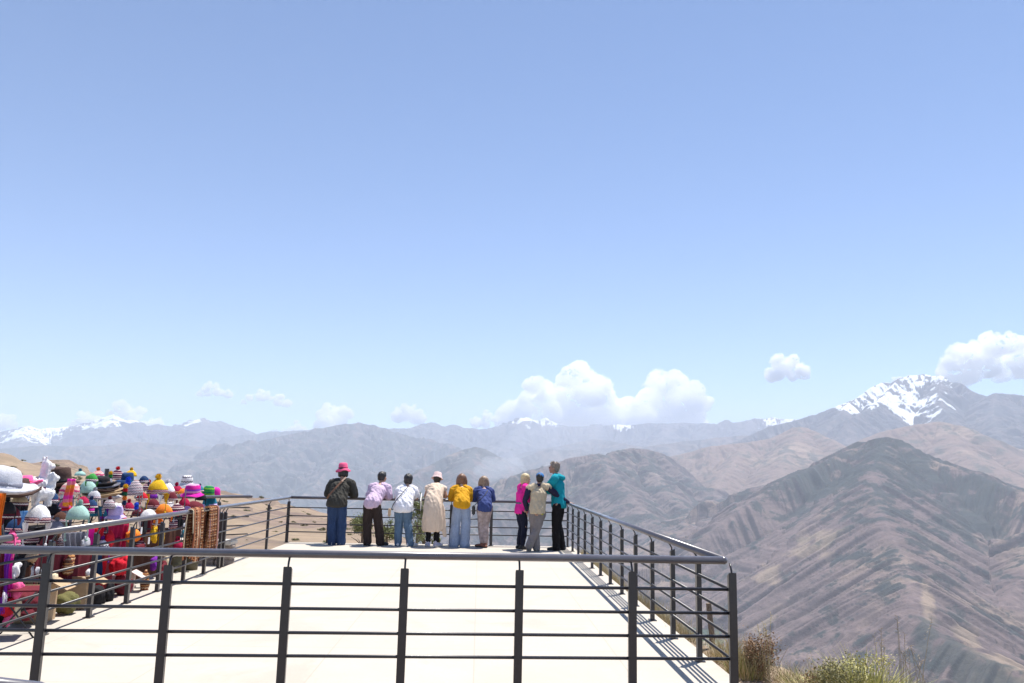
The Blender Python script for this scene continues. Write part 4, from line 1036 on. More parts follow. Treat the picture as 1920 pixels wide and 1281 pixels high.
        if sl_mat is not None and arm != 'none':
            bm = bmesh.new()
            for i in (0, 1):
                s_, e_, w_ = (Vector(J[n][i]) for n in ('sh', 'elb', 'wr'))
                limb(bm, [s_, lerp(s_, e_, .5), e_, lerp(e_, w_, .5), lerp(e_, w_, .95)], [.066, .062, .054, .048, .036], 12)
            finish('sleeves', bm, sl_mat, root, 0.011, 2, .01, .07, 12)
    return f
def hair_piece(f, mat, kind, s=1.0):
    P, rot = f.P, f.rot; bm = bmesh.new()
    if kind == 'short':
        ball(bm, P(0, -.018, .045), (.085 * s, .1 * s, .084 * s), 3, rot); ball(bm, P(0, -.05, -.01), (.075 * s, .06 * s, .07 * s), 3, rot)
        ball(bm, P(0, .05, .085), (.06 * s, .04 * s, .03 * s), 2, rot)
    elif kind == 'full':
        ball(bm, P(0, -.02, .045), (.092 * s, .108 * s, .09 * s), 3, rot); ball(bm, P(0, -.055, -.02), (.088 * s, .07 * s, .085 * s), 3, rot)
    elif kind == 'bob':
        ball(bm, P(0, -.015, .045), (.092 * s, .105 * s, .088 * s), 3, rot)
        ball(bm, P(0, -.05, -.04), (.088 * s, .068 * s, .09 * s), 3, rot)
        for q in (-1, 1): ball(bm, P(q * .075, .0, -.045), (.026 * s, .05 * s, .075 * s), 2, rot)
    elif kind == 'long':
        ball(bm, P(0, -.015, .045), (.09 * s, .105 * s, .088 * s), 3, rot)
        rnd = random.Random(4)
        for k in range(15):
            a = math.pi * (1.0 + k / 14.0); cx, cy = math.cos(a) * .085, math.sin(a) * .085 - .005
            L = .29 * s * rnd.uniform(.75, 1.1)
            limb(bm, [P(cx * .8, cy * .8, .06), P(cx * 1.08, cy * 1.1, -.03), P(cx * 1.15 + rnd.gauss(0, .012), cy * 1.15 - .02, -.03 - L * .5), P(cx * 1.1 + rnd.gauss(0, .02), cy * 1.1 - .02, -.05 - L)], [.025, .028, .022, .006], 8)
    elif kind == 'tousled':
        ball(bm, P(0, -.018, .045), (.088 * s, .1 * s, .085 * s), 3, rot); ball(bm, P(0, -.05, -.01), (.08 * s, .06 * s, .07 * s), 3, rot)
        rnd = random.Random(7)
        for k in range(26):
            a = rnd.uniform(0, 6.28); e = rnd.uniform(.3, 1.2); d = Vector((math.cos(a) * math.cos(e), math.sin(a) * math.cos(e), math.sin(e)))
            p = Vector((0, -.01, .045)) + Vector((d.x * .07, d.y * .085, d.z * .07)); q = p + d * .04 + Vector((rnd.gauss(0, .01), rnd.gauss(0, .012), 0))
            limb(bm, [P(*p), P(*q)], [.018, .005], 6)
    return finish('hair', bm, mat, f.root, 0.008, 1, .006, .03, 3, (1, 1, .2))
def strap_between(f, pts, w, mat, name='strap', parent=None, t=.004):
    bm = bmesh.new(); pts = [Vector(p) for p in pts]; prev = None
    for i, p in enumerate(pts):
        d = (pts[min(i + 1, len(pts) - 1)] - pts[max(i - 1, 0)]).normalized(); s_ = Vector((0, 1, 0)).cross(d)
        if s_.length < .1: s_ = Vector((0, 0, 1)).cross(d)
        s_.normalize(); n_ = d.cross(s_).normalized()
        cur = [bm.verts.new(p + s_ * w * a + n_ * t * b_) for a, b_ in ((-.5, -.5), (.5, -.5), (.5, .5), (-.5, .5))]
        if prev:
            for k in range(4): bm.faces.new((prev[k], prev[(k + 1) % 4], cur[(k + 1) % 4], cur[k]))
        else: bm.faces.new(cur[::-1])
        prev = cur
    bm.faces.new(prev); return from_bm(name, bm, mat, parent or f.root)
def lean_pose(lean=.3, drop=0.0, spread=.1, elbow=.27, wr_in=.1, hipx=0.0, sh=.19, toes=((-.15, 1, 0), (.15, 1, 0)), rail=.5, head_f=.12, head_z=.17, k=1.0, turn=0.0, stag=0.0, arms_z=.965, hz=0.86):
    """standing behind the rail with forearms on it: rail is `rail` metres ahead of the feet"""
    sh *= .84; elbow *= .8; spread *= .9; drop += .09; lean += .07
    pel = (hipx, -.02, hz); che = (hipx * .5 + turn, lean * .62, hz + .36 - drop); nek = (turn, lean, hz + .5 - drop); hed = (turn * 1.5, lean + head_f, hz + .5 - drop + head_z)
    return dict(pelvis=pel, chest=che, neck=nek, head=hed,
                sh=[(-sh + turn, lean * .9, hz + .45 - drop), (sh + turn, lean * .9, hz + .45 - drop)],
                elb=[(-elbow + turn, rail - .1, arms_z + .01), (elbow + turn, rail - .1, arms_z + .01)],
                wr=[(-wr_in + turn, rail + .06, arms_z + .03), (wr_in + turn, rail + .06, arms_z + .03)],
                hip=[(-.076 + hipx, -.02, hz - .03), (.076 + hipx, -.02, hz - .03)],
                knee=[(-spread + hipx * .5, .03, .47), (spread + hipx * .5, .03 - stag * .5, .47)],
                ank=[(-spread, 0, .085), (spread, -stag, .085)], toe=list(toes))
M_BAGSTRAP = simple_mat('brown_leather_strap', (0.16, 0.07, 0.035), .5, bump=.2); M_BLK = simple_mat('black_leather', (0.02, 0.018, 0.02), .45, bump=.3)
GRP = 'visitors leaning on the far railing'
RY = Y2                                              # far railing
def fy(x): return Y2 - (XR - x) * math.tan(AF)
HANDS_IN = ((.8, .6, -.1), (-.8, .6, -.1))
# 1 pink hat, dark jacket
x = -2.80
J = lean_pose(.17, .02, .1, .34, .1, hipx=-.03, sh=.235, head_f=.09, head_z=.185, rail=.36, hz=.87); J['top_name'] = 'jacket'
f = build_person('visitor in a pink brimmed hat, dark grey jacket and blue jeans, leftmost at the railing', x, fy(x) - .36, 0, J, SKIN_T, 1.0, GRP, 1.2,
                 top=(cloth('charcoal_jacket', (0.05, 0.047, 0.04)), None, .1, 'long', 1.05), legs=(cloth('dark_denim', (0.03, 0.055, 0.125)), 'loose', .98), shoes=(simple_mat('grey_shoe', (.3, .3, .32), .7), M_SOLE), hands=HANDS_IN, head=(.0, -.2, 0))
hair_piece(f, H_BLACK, 'bob')
M_PINKHAT = cloth('pink_felt', (0.78, 0.12, 0.24), scale=80)
def hat_lathe(prof, seg=40, wob=0.0, waves=3, ph=0.0):
    bm = bmesh.new(); loops = []
    for (r, z, wv) in prof:
        loops.append([bm.verts.new((r * math.cos(a), r * math.sin(a), z + wob * wv * math.sin(waves * a + ph))) for a in [2 * math.pi * k / seg for k in range(seg)]])
    for A, B in zip(loops[:-1], loops[1:]):
        for k in range(seg): bm.faces.new((A[k], A[(k + 1) % seg], B[(k + 1) % seg], B[k]))
    bm.faces.new(loops[0]); bm.faces.new(loops[-1][::-1])
    bmesh.ops.recalc_face_normals(bm, faces=bm.faces[:])
    return bm
def bucket_prof(rc=.1, h=.12, rb=.17, drop=.05):
    return [(.012, h, 0), (rc * .55, h * .99, 0), (rc * .85, h * .88, 0), (rc * .97, h * .55, 0), (rc, .01, 0), (rc * 1.12, -.005, .3), (rb, -drop, 1), (rb * .98, -drop - .006, 1), (rc * 1.1, -.014, .3), (rc * .96, -.01, 0), (rc * .9, h * .4, 0), (.012, h * .9, 0)]
o = from_bm('hat', hat_lathe(bucket_prof(.095, .125, .155, .05), 40, .014, 4), M_PINKHAT, f.root, True); o.location = f.P(0, -.01, .055); o.rotation_euler = (-.05, -.06, 0)
bm = hat_lathe([(.0965, .012, 0), (.0975, .02, 0), (.0965, .034, 0), (.094, .034, 0), (.094, .012, 0)], 40); h_ = from_bm('hat_band', bm, cloth('dark_pink_band', (.5, .04, .12)), o, True)
strap_between(f, [(-.22, -.1, .9), (-.17, -.155, .98), (-.06, -.1, 1.12), (.04, -.01, 1.25), (.1, .12, 1.33)], .032, M_BAGSTRAP)
# 2 lilac shirt
x = -2.08
J = lean_pose(.34, .05, .12, .27, .08, hipx=-.04, sh=.2, head_f=.13, head_z=.16, rail=.42, turn=.05, stag=-.05, hz=.86); J['ank'][1] = (.15, .06, .085); J['toe'] = [(-.25, 1, 0), (.8, .6, 0)]
f = build_person('man in a lilac shirt and dark brown trousers leaning on the railing', x, fy(x) - .42, 0, J, SKIN_T, .97, GRP, 1.06,
                 top=(cloth('lilac_shirt', (0.55, 0.42, 0.54), scale=30), None, .02, 'long', 1.0), legs=(cloth('dark_brown_cloth', (0.035, 0.025, 0.023)), 'loose', 1.02), shoes=(M_SHOE_D, M_SHOE_D), hands=HANDS_IN, head=(-.5, -.15, 0))
hair_piece(f, H_BLACK, 'short')
bm = bmesh.new(); limb(bm, [Vector(f.J['pelvis']) + Vector((0, .0, -.03)), Vector(f.J['pelvis']) + Vector((0, .0, -.005))], [(.16, .136), (.158, .134)], 20, side=(1, 0, 0), dome=False); finish('belt', bm, M_BLK, f.root, .009, 0)
# 3 white blouse
x = -1.50
J = lean_pose(.26, .07, .1, .27, .12, hipx=.0, sh=.19, head_f=.1, head_z=.16, rail=.38, turn=.03, hz=.86); J['ank'][1] = (.17, -.02, .085); J['toe'] = [(-.1, 1, 0), (.75, .65, 0)]
f = build_person('woman in a loose white blouse with a thin black shoulder strap and jeans', x, fy(x) - .38, 0, J, SKIN_T, .96, GRP, 1.14,
                 top=(cloth('white_blouse', (0.74, 0.73, 0.76), scale=35, var=.1), None, .14, 'short', 1.1), legs=(cloth('blue_denim', (0.1, 0.16, 0.24)), 'straight', 1.0), shoes=(simple_mat('white_shoe', (.65, .64, .66), .7), M_SOLE), hands=((.8, .6, -.1), (-.3, .8, -.5)), head=(-.2, -.3, 0))
hair_piece(f, H_BLACK, 'full')
strap_between(f, [(-.24, -.08, .76), (-.2, -.15, .86), (-.1, -.11, 1.0), (.02, -.01, 1.15), (.09, .12, 1.25)], .016, M_BLK)
bm = bmesh.new(); box_into(bm, (-.29, .0, .68), .05, .16, .17); bmesh.ops.bevel(bm, geom=bm.edges[:], offset=.015, segments=2, affect='EDGES'); bg_ = from_bm('shoulder_bag', bm, simple_mat('beige_bag', (.5, .36, .24), .6), f.root)
bm = bmesh.new(); box_into(bm, (.33, .22, .86), .012, .3, .24, Matrix.Rotation(.5, 3, 'X')); o = from_bm('folded_paper', bm, simple_mat('paper', (.78, .77, .74), .8)); o.location = (x, fy(x) - .38, 0)
tag(o, 'white folded paper map held by the woman in the white blouse', 'map')
# 4 long beige sleeveless coat
x = -.90
J = lean_pose(.32, .1, .09, .26, .1, sh=.18, head_f=.11, head_z=.155, rail=.42, turn=.02, hz=.87); J['toe'] = [(-.25, 1, 0), (.55, .8, 0)]; J['top_name'] = 'undershirt'
f = build_person('visitor in a long cream sleeveless coat and pale pink bucket hat', x, fy(x) - .42, 0, J, SKIN_T, 1.0, GRP, 1.0,
                 top=(cloth('undershirt', (0.6, 0.5, 0.42)), None, .0, 'none', 1.0), legs=(cloth('black_leggings', (0.012, 0.012, 0.014)), 'slim', 1.0), shoes=(simple_mat('lavender_shoe', (.52, .49, .58), .7), M_SOLE), hands=HANDS_IN, head=(0, -.3, 0))
bm = bmesh.new()
limb(bm, [(.0, -.12, .33), (0, -.13, .55), (0, -.09, .82), (0.01, .08, 1.02), (.015, .24, 1.12), (.02, .31, 1.19)], [(.195, .17), (.19, .155), (.175, .145), (.155, .14), (.165, .135), (.1, .09)], 26, side=(1, 0, 0), dome=False)
limb(bm, [(.15, -.02, .8), (.2, -.05, .5), (.25, -.06, .22)], [(.05, .05), (.06, .04), (.045, .015)], 10)
for q in (-1, 1): limb(bm, [(q * .1, .32, 1.15), (q * .155, .32, 1.14)], [.065, .058], 10)
finish('long_coat', bm, cloth('cream_coat', (0.62, 0.49, 0.38), scale=25, var=.08), f.root, .014, 2, .016, .11, 21, (1, 1, .12))
o = from_bm('bucket_hat', hat_lathe(bucket_prof(.09, .1, .125, .04), 36, .008, 3), cloth('pale_pink_felt', (.74, .55, .52), scale=70), f.root, True); o.location = f.P(0, -.01, .045); o.rotation_euler = (-.35, .1, 0)
hair_piece(f, H_BLACK, 'short', .93)
# 5 mustard top
x = -.36
J = lean_pose(.3, .08, .12, .27, .1, hipx=.03, sh=.19, head_f=.1, head_z=.165, rail=.42, hz=.88); J['toe'] = [(-.1, 1, 0), (.5, .85, 0)]
f = build_person('woman in a mustard yellow sweater and pale wide jeans', x, fy(x) - .42, 0, J, SKIN_L, .97, GRP, 1.05,
                 top=(cloth('mustard_knit', (0.6, 0.3, 0.015), scale=60), None, .03, 'long', 1.05), legs=(cloth('pale_denim', (0.27, 0.33, 0.45)), 'wide', 1.0), shoes=(simple_mat('cream_shoe', (.6, .57, .5), .7), M_SOLE), hands=HANDS_IN, head=(0, -.35, 0))
hair_piece(f, H_BROWN, 'long', .95)
strap_between(f, [(.12, .06, 1.02), (.07, .08, 1.12), (.0, .16, 1.2)], .01, cloth('mustard_strap', (.35, .2, .02)))
# 6 navy jacket
x = .10
J = lean_pose(.3, .08, .05, .25, .08, hipx=.03, sh=.18, head_f=.1, head_z=.155, rail=.42, hz=.87); J['ank'] = [(.0, 0, .085), (.07, -.03, .085)]; J['toe'] = [(-.75, .6, 0), (.0, 1, 0)]; J['top_name'] = 'jacket'
f = build_person('woman in a navy blue jacket and grey checked trousers with light brown hair', x, fy(x) - .42, 0, J, SKIN_L, .96, GRP, .97,
                 top=(cloth('navy_knit', (0.045, 0.065, 0.19), scale=70), None, .1, 'long', 1.0), legs=(cloth('grey_check', (0.36, 0.29, 0.28), scale=14, var=.5), 'taper', .98), shoes=(simple_mat('brown_boot', (.22, .08, .045), .6), M_SHOE_D), hands=HANDS_IN, head=(0, -.35, 0))
hair_piece(f, H_MIX, 'long', .9)
bm = bmesh.new(); limb(bm, [(-.11, .28, 1.15), (-.02, .22, 1.14), (.07, .28, 1.15)], [.05, .06, .05], 10); finish('hood', bm, cloth('navy_knit', (0.045, 0.065, 0.19)), f.root, .01, 1)
bm = bmesh.new(); box_into(bm, (-.2, .03, .76), .07, .16, .2); bmesh.ops.bevel(bm, geom=bm.edges[:], offset=.02, segments=2, affect='EDGES'); from_bm('shoulder_bag', bm, M_BLK, f.root)
strap_between(f, [(-.18, -.02, .86), (-.1, -.08, .96), (.03, .02, 1.08), (.09, .16, 1.18)], .014, M_BLK)
# 7 magenta top, arms folded up, facing right
px_ = at_z(977, 1030, 0)
J = dict(pelvis=(0, 0, .86), chest=(0, .02, 1.2), neck=(0, .035, 1.38), head=(0, .08, 1.52),
         sh=[(-.17, .02, 1.33), (.17, .02, 1.33)], elb=[(-.17, .16, 1.06), (.2, .12, 1.06)], wr=[(.06, .28, 1.13), (.1, .26, 1.26)],
         hip=[(-.085, 0, .83), (.085, 0, .83)], knee=[(-.08, .03, .47), (.08, .04, .47)], ank=[(-.08, -.02, .085), (.08, .0, .085)], toe=[(-.1, 1, 0), (.15, 1, 0)])
f = build_person('blond woman in a magenta T-shirt with a teal waist bag, facing right', px_.x, px_.y, math.radians(-72), J, SKIN_L, .9, 'visitors talking at the right corner', 1.05,
                 top=(cloth('magenta_tee', (0.78, 0.03, 0.3), scale=25), None, .08, 'half', 1.0), legs=(cloth('navy_leggings', (0.016, 0.018, 0.035)), 'slim', 1.05), shoes=(M_SHOE_D, M_SHOE_D),
                 hands=((.9, .2, .1), (0, .2, 1)), palm=((0, -1, 0), (0, -1, 0)), head=(-.1, .05, 0), face=True)
hair_piece(f, H_BLOND, 'bob', .97)
bm = bmesh.new(); box_into(bm, (.13, .13, .94), .2, .12, .2, Matrix.Rotation(.7, 3, 'Z')); bmesh.ops.bevel(bm, geom=bm.edges[:], offset=.04, segments=3, affect='EDGES')
wb = from_bm('waist_bag', bm, cloth('teal_nylon', (0.03, 0.16, 0.17)), f.root, True)
for q in (-1, 1):
    bm = bmesh.new(); box_into(bm, (.155 + q * .055, .16 - q * .045, 1.0), .07, .09, .03, Matrix.Rotation(.7, 3, 'Z') @ Matrix.Rotation(q * .5, 3, 'Y')); bmesh.ops.bevel(bm, geom=bm.edges[:], offset=.01, segments=2, affect='EDGES')
    from_bm('bag_flash', bm, cloth('pale_aqua', (.3, .62, .66)), wb)
bm = bmesh.new(); limb(bm, [(0, 0, .985), (0, .0, 1.015)], [(.16, .148), (.158, .146)], 20, side=(1, 0, 0), dome=False); finish('waist_strap', bm, cloth('teal_nylon', (0.03, 0.16, 0.17)), f.root, .009, 0)
# 8 beige vest, blue cap, legs crossed
px_ = at_z(1006, 1034, 0)
J = dict(pelvis=(.0, 0, .87), chest=(.03, .05, 1.22), neck=(.04, .09, 1.4), head=(.06, .13, 1.545),
         sh=[(-.18, .06, 1.33), (.24, .07, 1.36)], elb=[(-.26, .06, 1.06), (.45, .2, 1.19)], wr=[(-.22, .18, .86), (.72, .34, 1.03)],
         hip=[(-.09, 0, .84), (.09, 0, .84)], knee=[(-.05, .06, .48), (-.01, -.02, .46)], ank=[(-.0, .02, .085), (-.17, -.1, .14)], toe=[(.25, 1, 0), (-.15, .4, -.75)], top_name='vest')
f = build_person('man in a beige vest, navy sleeves and blue cap with his ankles crossed', px_.x, px_.y, 0, J, SKIN_T, .9, 'visitors talking at the right corner', 1.08,
                 top=(cloth('khaki_vest', (0.52, 0.42, 0.29), scale=30), cloth('navy_sleeve', (0.025, 0.024, 0.055)), .06, 'long', 1.04), legs=(cloth('grey_trousers', (0.2, 0.18, 0.18)), 'straight', 1.08), shoes=(simple_mat('taupe_shoe', (.25, .22, .18), .8), simple_mat('grey_sole', (.2, .19, .17), .8)),
                 hands=((.1, .2, -1), (.95, .3, -.1)), palm=((1, 0, 0), (0, 0, -1)), head=(-.15, -.1, 0))
hair_piece(f, H_BLACK, 'short', .97)
bm = bmesh.new(); ball(bm, (0, 0, 0), (.092, .102, .085), 3)
for v in [v for v in bm.verts if v.co.z < -.005]: v.co.z = -.005
cap = from_bm('cap', bm, cloth('blue_cap', (0.05, 0.17, 0.4)), f.root, True); cap.location = f.P(0, -.01, .05); cap.rotation_euler = (.08, 0, -.15)
bm = bmesh.new(); box_into(bm, (0, .125, .0), .13, .09, .008); bmesh.ops.bevel(bm, geom=bm.edges[:], offset=.003, segments=1, affect='EDGES'); from_bm('visor', bm, cloth('blue_cap', (0.05, 0.17, 0.4)), cap)
bm = bmesh.new(); limb(bm, [Vector(f.J['neck']) + Vector((0, -.01, -.03)), Vector(f.J['neck']) + Vector((0, .0, .03))], [(.07, .07), (.064, .066)], 16, side=(1, 0, 0), dome=False); finish('collar', bm, cloth('navy_sleeve', (0.025, 0.024, 0.055)), f.root, .008, 0)
bm = bmesh.new(); box_into(bm, (.1, -.142, .79), .05, .008, .03); from_bm('pocket_tag', bm, cloth('olive_tag', (.35, .35, .05)), f.root)
# 9 teal jacket
px_ = at_z(1044, 1032, 0)
J = dict(pelvis=(0, 0, .93), chest=(0, .03, 1.3), neck=(0, .05, 1.48), head=(0, .1, 1.635),
         sh=[(-.19, .03, 1.42), (.19, .03, 1.42)], elb=[(-.2, .2, 1.2), (.24, .12, 1.16)], wr=[(.06, .34, 1.22), (-.05, .27, 1.16)],
         hip=[(-.09, 0, .9), (.09, 0, .9)], knee=[(-.09, .02, .5), (.09, .03, .5)], ank=[(-.11, .0, .085), (.1, -.06, .085)], toe=[(-.1, 1, 0), (.2, 1, 0)], top_name='jacket')
f = build_person('tall grey haired man in a teal jacket and black trousers, facing left at the corner', px_.x + .02, px_.y, math.radians(68), J, SKIN_T, .98, 'visitors talking at the right corner', 1.02,
                 top=(cloth('teal_jacket', (0.01, 0.27, 0.33), scale=20), None, .08, 'long', 1.0), legs=(cloth('black_trousers', (0.014, 0.012, 0.013)), 'straight', 1.08), shoes=(M_SHOE_D, M_SHOE_D),
                 hands=((.9, .2, 0), (-.9, .2, 0)), palm=((0, -1, 0), (0, -1, 0)), head=(.1, -.12, 0), face=True)
hair_piece(f, H_GREY, 'tousled', .98)
bm = bmesh.new(); limb(bm, [(-.1, -.0, 1.47), (0, -.09, 1.44), (.1, .0, 1.47)], [.045, .055, .045], 10); finish('hood', bm, cloth('teal_jacket', (0.01, 0.27, 0.33)), f.root, .01, 1)
bm = bmesh.new(); box_into(bm, (.165, -.02, .78), .01, .045, .022); from_bm('trouser_mark', bm, cloth('white_mark', (.7, .7, .7)), f.root)
# ------------------------------------------------------------------ hat stalls along the left railing
def knit_mat(name, stops, scale=1.0, zig=0.25, freq=26.0, base_n=0.03):
    """striped wool: colour bands run round the object, zigzag edges"""
    m, nt, p, out = new_mat(name)
    tc = nt.nodes.new('ShaderNodeTexCoord'); sp = nt.nodes.new('ShaderNodeSeparateXYZ'); nt.links.new(tc.outputs['Object'], sp.inputs[0])
    ang = n_math(nt, 'ARCTAN2', sp.outputs[1], sp.outputs[0])
    z = n_math(nt, 'MULTIPLY', sp.outputs[2], scale)
    zz = n_math(nt, 'PINGPONG', n_math(nt, 'MULTIPLY', ang, freq / 6.283), 0.5)
    z = n_math(nt, 'ADD', z, n_math(nt, 'MULTIPLY', zz, zig * 0.25))
    n = n_noise(nt, tc.outputs['Object'], 40, 3, .6)
    z = n_math(nt, 'ADD', z, n_math(nt, 'MULTIPLY', n, base_n))
    c = n_ramp(nt, n_math(nt, 'FRACT', z), stops, 'CONSTANT')
    k = n_noise(nt, tc.outputs['Object'], 130, 3, .7)
    c = n_mix(nt, n_ramp(nt, k, [(.3, .5), (.6, 0.0)]), c, n_mix(nt, 1.0, c, (.55, .55, .55), 'MULTIPLY'))
    nt.links.new(c, p.inputs['Base Color']); p.inputs['Roughness'].default_value = .9; p.inputs['Specular IOR Level'].default_value = .1
    n_bump(nt, p, k, .8, .006); return m
def even(cols): return [(i / len(cols), c) for i, c in enumerate(cols)]
def wool(name, col): return cloth(name, col, scale=90, var=.22, bump=.9)
W = dict(white=wool('white_wool', (.72, .71, .72)), cream=wool('cream_wool', (.68, .56, .38)), yellow=wool('yellow_wool', (.72, .42, .02)), orange=wool('orange_wool', (.8, .22, .03)),
         red=wool('red_wool', (.55, .015, .03)), crimson=wool('crimson_wool', (.36, .012, .06)), pink=wool('pink_wool', (.78, .12, .3)), magenta=wool('magenta_wool', (.62, .02, .33)),
         purple=wool('purple_wool', (.2, .03, .36)), lilac=wool('lilac_wool', (.5, .4, .66)), blue=wool('blue_wool', (.03, .09, .62)), navy=wool('navy_wool', (.02, .05, .13)),
         teal=wool('teal_wool', (.02, .16, .24)), mint=wool('mint_wool', (.34, .52, .46)), green=wool('green_wool', (.05, .3, .06)), dkgreen=wool('dark_green_wool', (.02, .14, .07)),
         brown=cloth('brown_felt', (.075, .045, .038)), black=cloth('black_felt', (.018, .017, .02)), tan=cloth('tan_felt', (.42, .3, .18)), grey=wool('grey_wool', (.2, .2, .24)),
         ltgrey=wool('light_grey_wool', (.5, .5, .54)), sky=wool('sky_blue_wool', (.2, .42, .7)), olive=wool('olive_wool', (.14, .13, .05)), maroon=wool('maroon_wool', (.14, .02, .03)))
W['rust'] = wool('rust_wool', (.28, .09, .04)); W['copper'] = wool('copper_wool', (.5, .22, .12)); W['dkbrown'] = wool('dark_brown_wool', (.09, .04, .028)); W['mauve'] = wool('mauve_wool', (.42, .25, .27))
K_ANDES = knit_mat('maroon_and_white_pattern', even([(.1, .02, .05), (.7, .62, .58), (.12, .02, .05), (.5, .3, .3), (.06, .02, .05)]), 16, .5, 22)
K_ZIG = knit_mat('white_and_dark_zigzag', even([(.72, .66, .66), (.07, .03, .07), (.72, .66, .66), (.2, .05, .08)]), 26, 1.4, 16)
K_RAIN = knit_mat('rainbow_knit', even([(.6, .02, .02), (.75, .4, .02), (.7, .6, .05), (.04, .3, .06), (.03, .12, .5)]), 9, .0, 8)
K_BLOCK = knit_mat('white_with_black_checks', even([(.74, .73, .74), (.74, .73, .74), (.1, .09, .12), (.74, .73, .74)]), 13, 1.6, 12)
K_SUNSET = knit_mat('pink_orange_tie_dye', even([(.75, .05, .35), (.8, .09, .12), (.8, .16, .06), (.8, .3, .04), (.75, .2, .3)]), 5.5, .3, 5, .25)
K_PINKMIX = knit_mat('pink_and_cream_swirl', even([(.75, .3, .3), (.75, .62, .52), (.6, .08, .2), (.76, .5, .45)]), 11, .9, 5, .3)
K_MAGSWIRL = knit_mat('magenta_and_lilac_swirl', even([(.66, .02, .3), (.7, .35, .55), (.3, .05, .5), (.7, .03, .3)]), 9, .3, 5, .2)
K_GRNSWIRL = knit_mat('green_and_lime_swirl', even([(.04, .28, .06), (.2, .5, .05), (.02, .18, .08), (.06, .35, .08)]), 10, .4, 5, .25)
K_EARTH = knit_mat('rust_and_cream_knit', even([(.3, .12, .06), (.6, .42, .26), (.2, .07, .04), (.5, .25, .1), (.1, .04, .03)]), 14, .6, 9, .3)
rndH = random.Random(77)
from mathutils import noise as mnoise
def rough_up(bm, s, amp=.05, seed=0):
    off = Vector((seed * 3.1, seed * 1.7, 0))
    for v in bm.verts:
        q = v.co / s * 1.6 + off; v.co += mnoise.noise_vector(q) * s * amp + mnoise.noise_vector(q * 3.3) * s * amp * .35
    return bm
def scale_at(p): return math.hypot(p.x, p.y) / F_PX
def hat_root(name, p, label, cat, group, rz=0.0, tilt=0.0):
    r = empty(name, p, rz, label, cat, group); r.rotation_euler = (tilt, rndH.uniform(-.05, .05), rz); return r
def brim_hat(px, py, wpx, X, crown, band, label, tilt=0.12, hk=.62, group='brimmed hats on the stall racks', roll=0.0, curl=.35, dome=False):
    p = at_x(px, py, X); s = scale_at(p) * wpx / 2                    # brim radius in metres
    r = hat_root('brimmed_hat', p, label, 'hat', group, rndH.uniform(-.4, .4), tilt); r.rotation_euler.y = roll
    rc = s * .56; h = s * hk * .95
    prof = [(rc * .25, h * .93, 0), (rc * .62, h, .0), (rc * .86, h * .93, 0), (rc * .95, h * .5, 0), (rc, .0, 0), (rc * 1.25, -.012 * s / .2, .4), (s * .97, .01, 1.0), (s, .018, 1.0), (s * .97, -.004, 1.0), (rc * 1.2, -.03 * s / .2, .4), (rc * .9, -.02 * s / .2, 0), (rc * .8, h * .4, 0), (.01, h * .8, 0)]
    if dome: prof = [(.01, h * 1.02, 0), (rc * .35, h, 0), (rc * .65, h * .9, 0), (rc * .87, h * .66, 0), (rc * .97, h * .3, 0)] + prof[4:]
    bm = hat_lathe(prof, 44, s * .09 * curl / .35, 2, rndH.uniform(0, 3))
    for v in bm.verts:                                               # pinch of the crown
        if v.co.z > h * .8: v.co.z -= .05 * h * math.exp(-(v.co.x / (rc * .35)) ** 2)
    rough_up(bm, s, .05, px)
    from_bm('crown_and_brim', bm, crown, r, True)
    bm = hat_lathe([(rc * 1.015, .004, 0), (rc * 1.03, h * .12, 0), (rc * 1.0, h * .26, 0), (rc * .9, h * .26, 0), (rc * .9, .004, 0)], 36); from_bm('hat_band', bm, band, r, True)
    return r
def bucket_hat(px, py, wpx, X, mat, label, brim=None, group='knitted brimmed hats on the racks', hk=1.0):
    p = at_x(px, py, X); s = scale_at(p) * wpx / 2
    r = hat_root('knitted_hat', p, label, 'hat', group, rndH.uniform(-.5, .5), .1)
    prof = bucket_prof(s * .66, s * .95 * hk, s, s * .2)
    o = from_bm('crown', rough_up(hat_lathe([q for q in prof[:5]] + [(s * .64, -.004, 0), (s * .6, .0, 0), (s * .58, s * .4, 0), (.01, s * .8, 0)], 36, .004, 5), s, .08, px), mat, r, True)
    from_bm('brim', hat_lathe([(s * .655, .012, 0), (s * .8, -s * .05, .4), (s * .98, -s * .16, 1), (s, -s * .19, 1), (s * .97, -s * .2, 1), (s * .78, -s * .1, .4), (s * .6, -.002, 0), (s * .6, .01, 0)], 44, s * .05, 4, rndH.uniform(0, 3)), brim or mat, r, True)
    return r
def pompom(bm, c, r, seed=1, n=220):
    rnd = random.Random(seed); ball(bm, c, r * .72, 2)
    for i in range(n):
        d = Vector((rnd.gauss(0, 1), rnd.gauss(0, 1), rnd.gauss(0, 1))).normalized(); a = d.orthogonal().normalized(); b_ = d.cross(a)
        q = Vector(c) + d * r * .55; e = Vector(c) + d * r * rnd.uniform(.9, 1.12); w = r * .13
        bm.faces.new([bm.verts.new(q + a * w), bm.verts.new(q - a * w * .5 + b_ * w), bm.verts.new(e)]); bm.faces.new([bm.verts.new(q - a * w), bm.verts.new(q - b_ * w), bm.verts.new(e)])
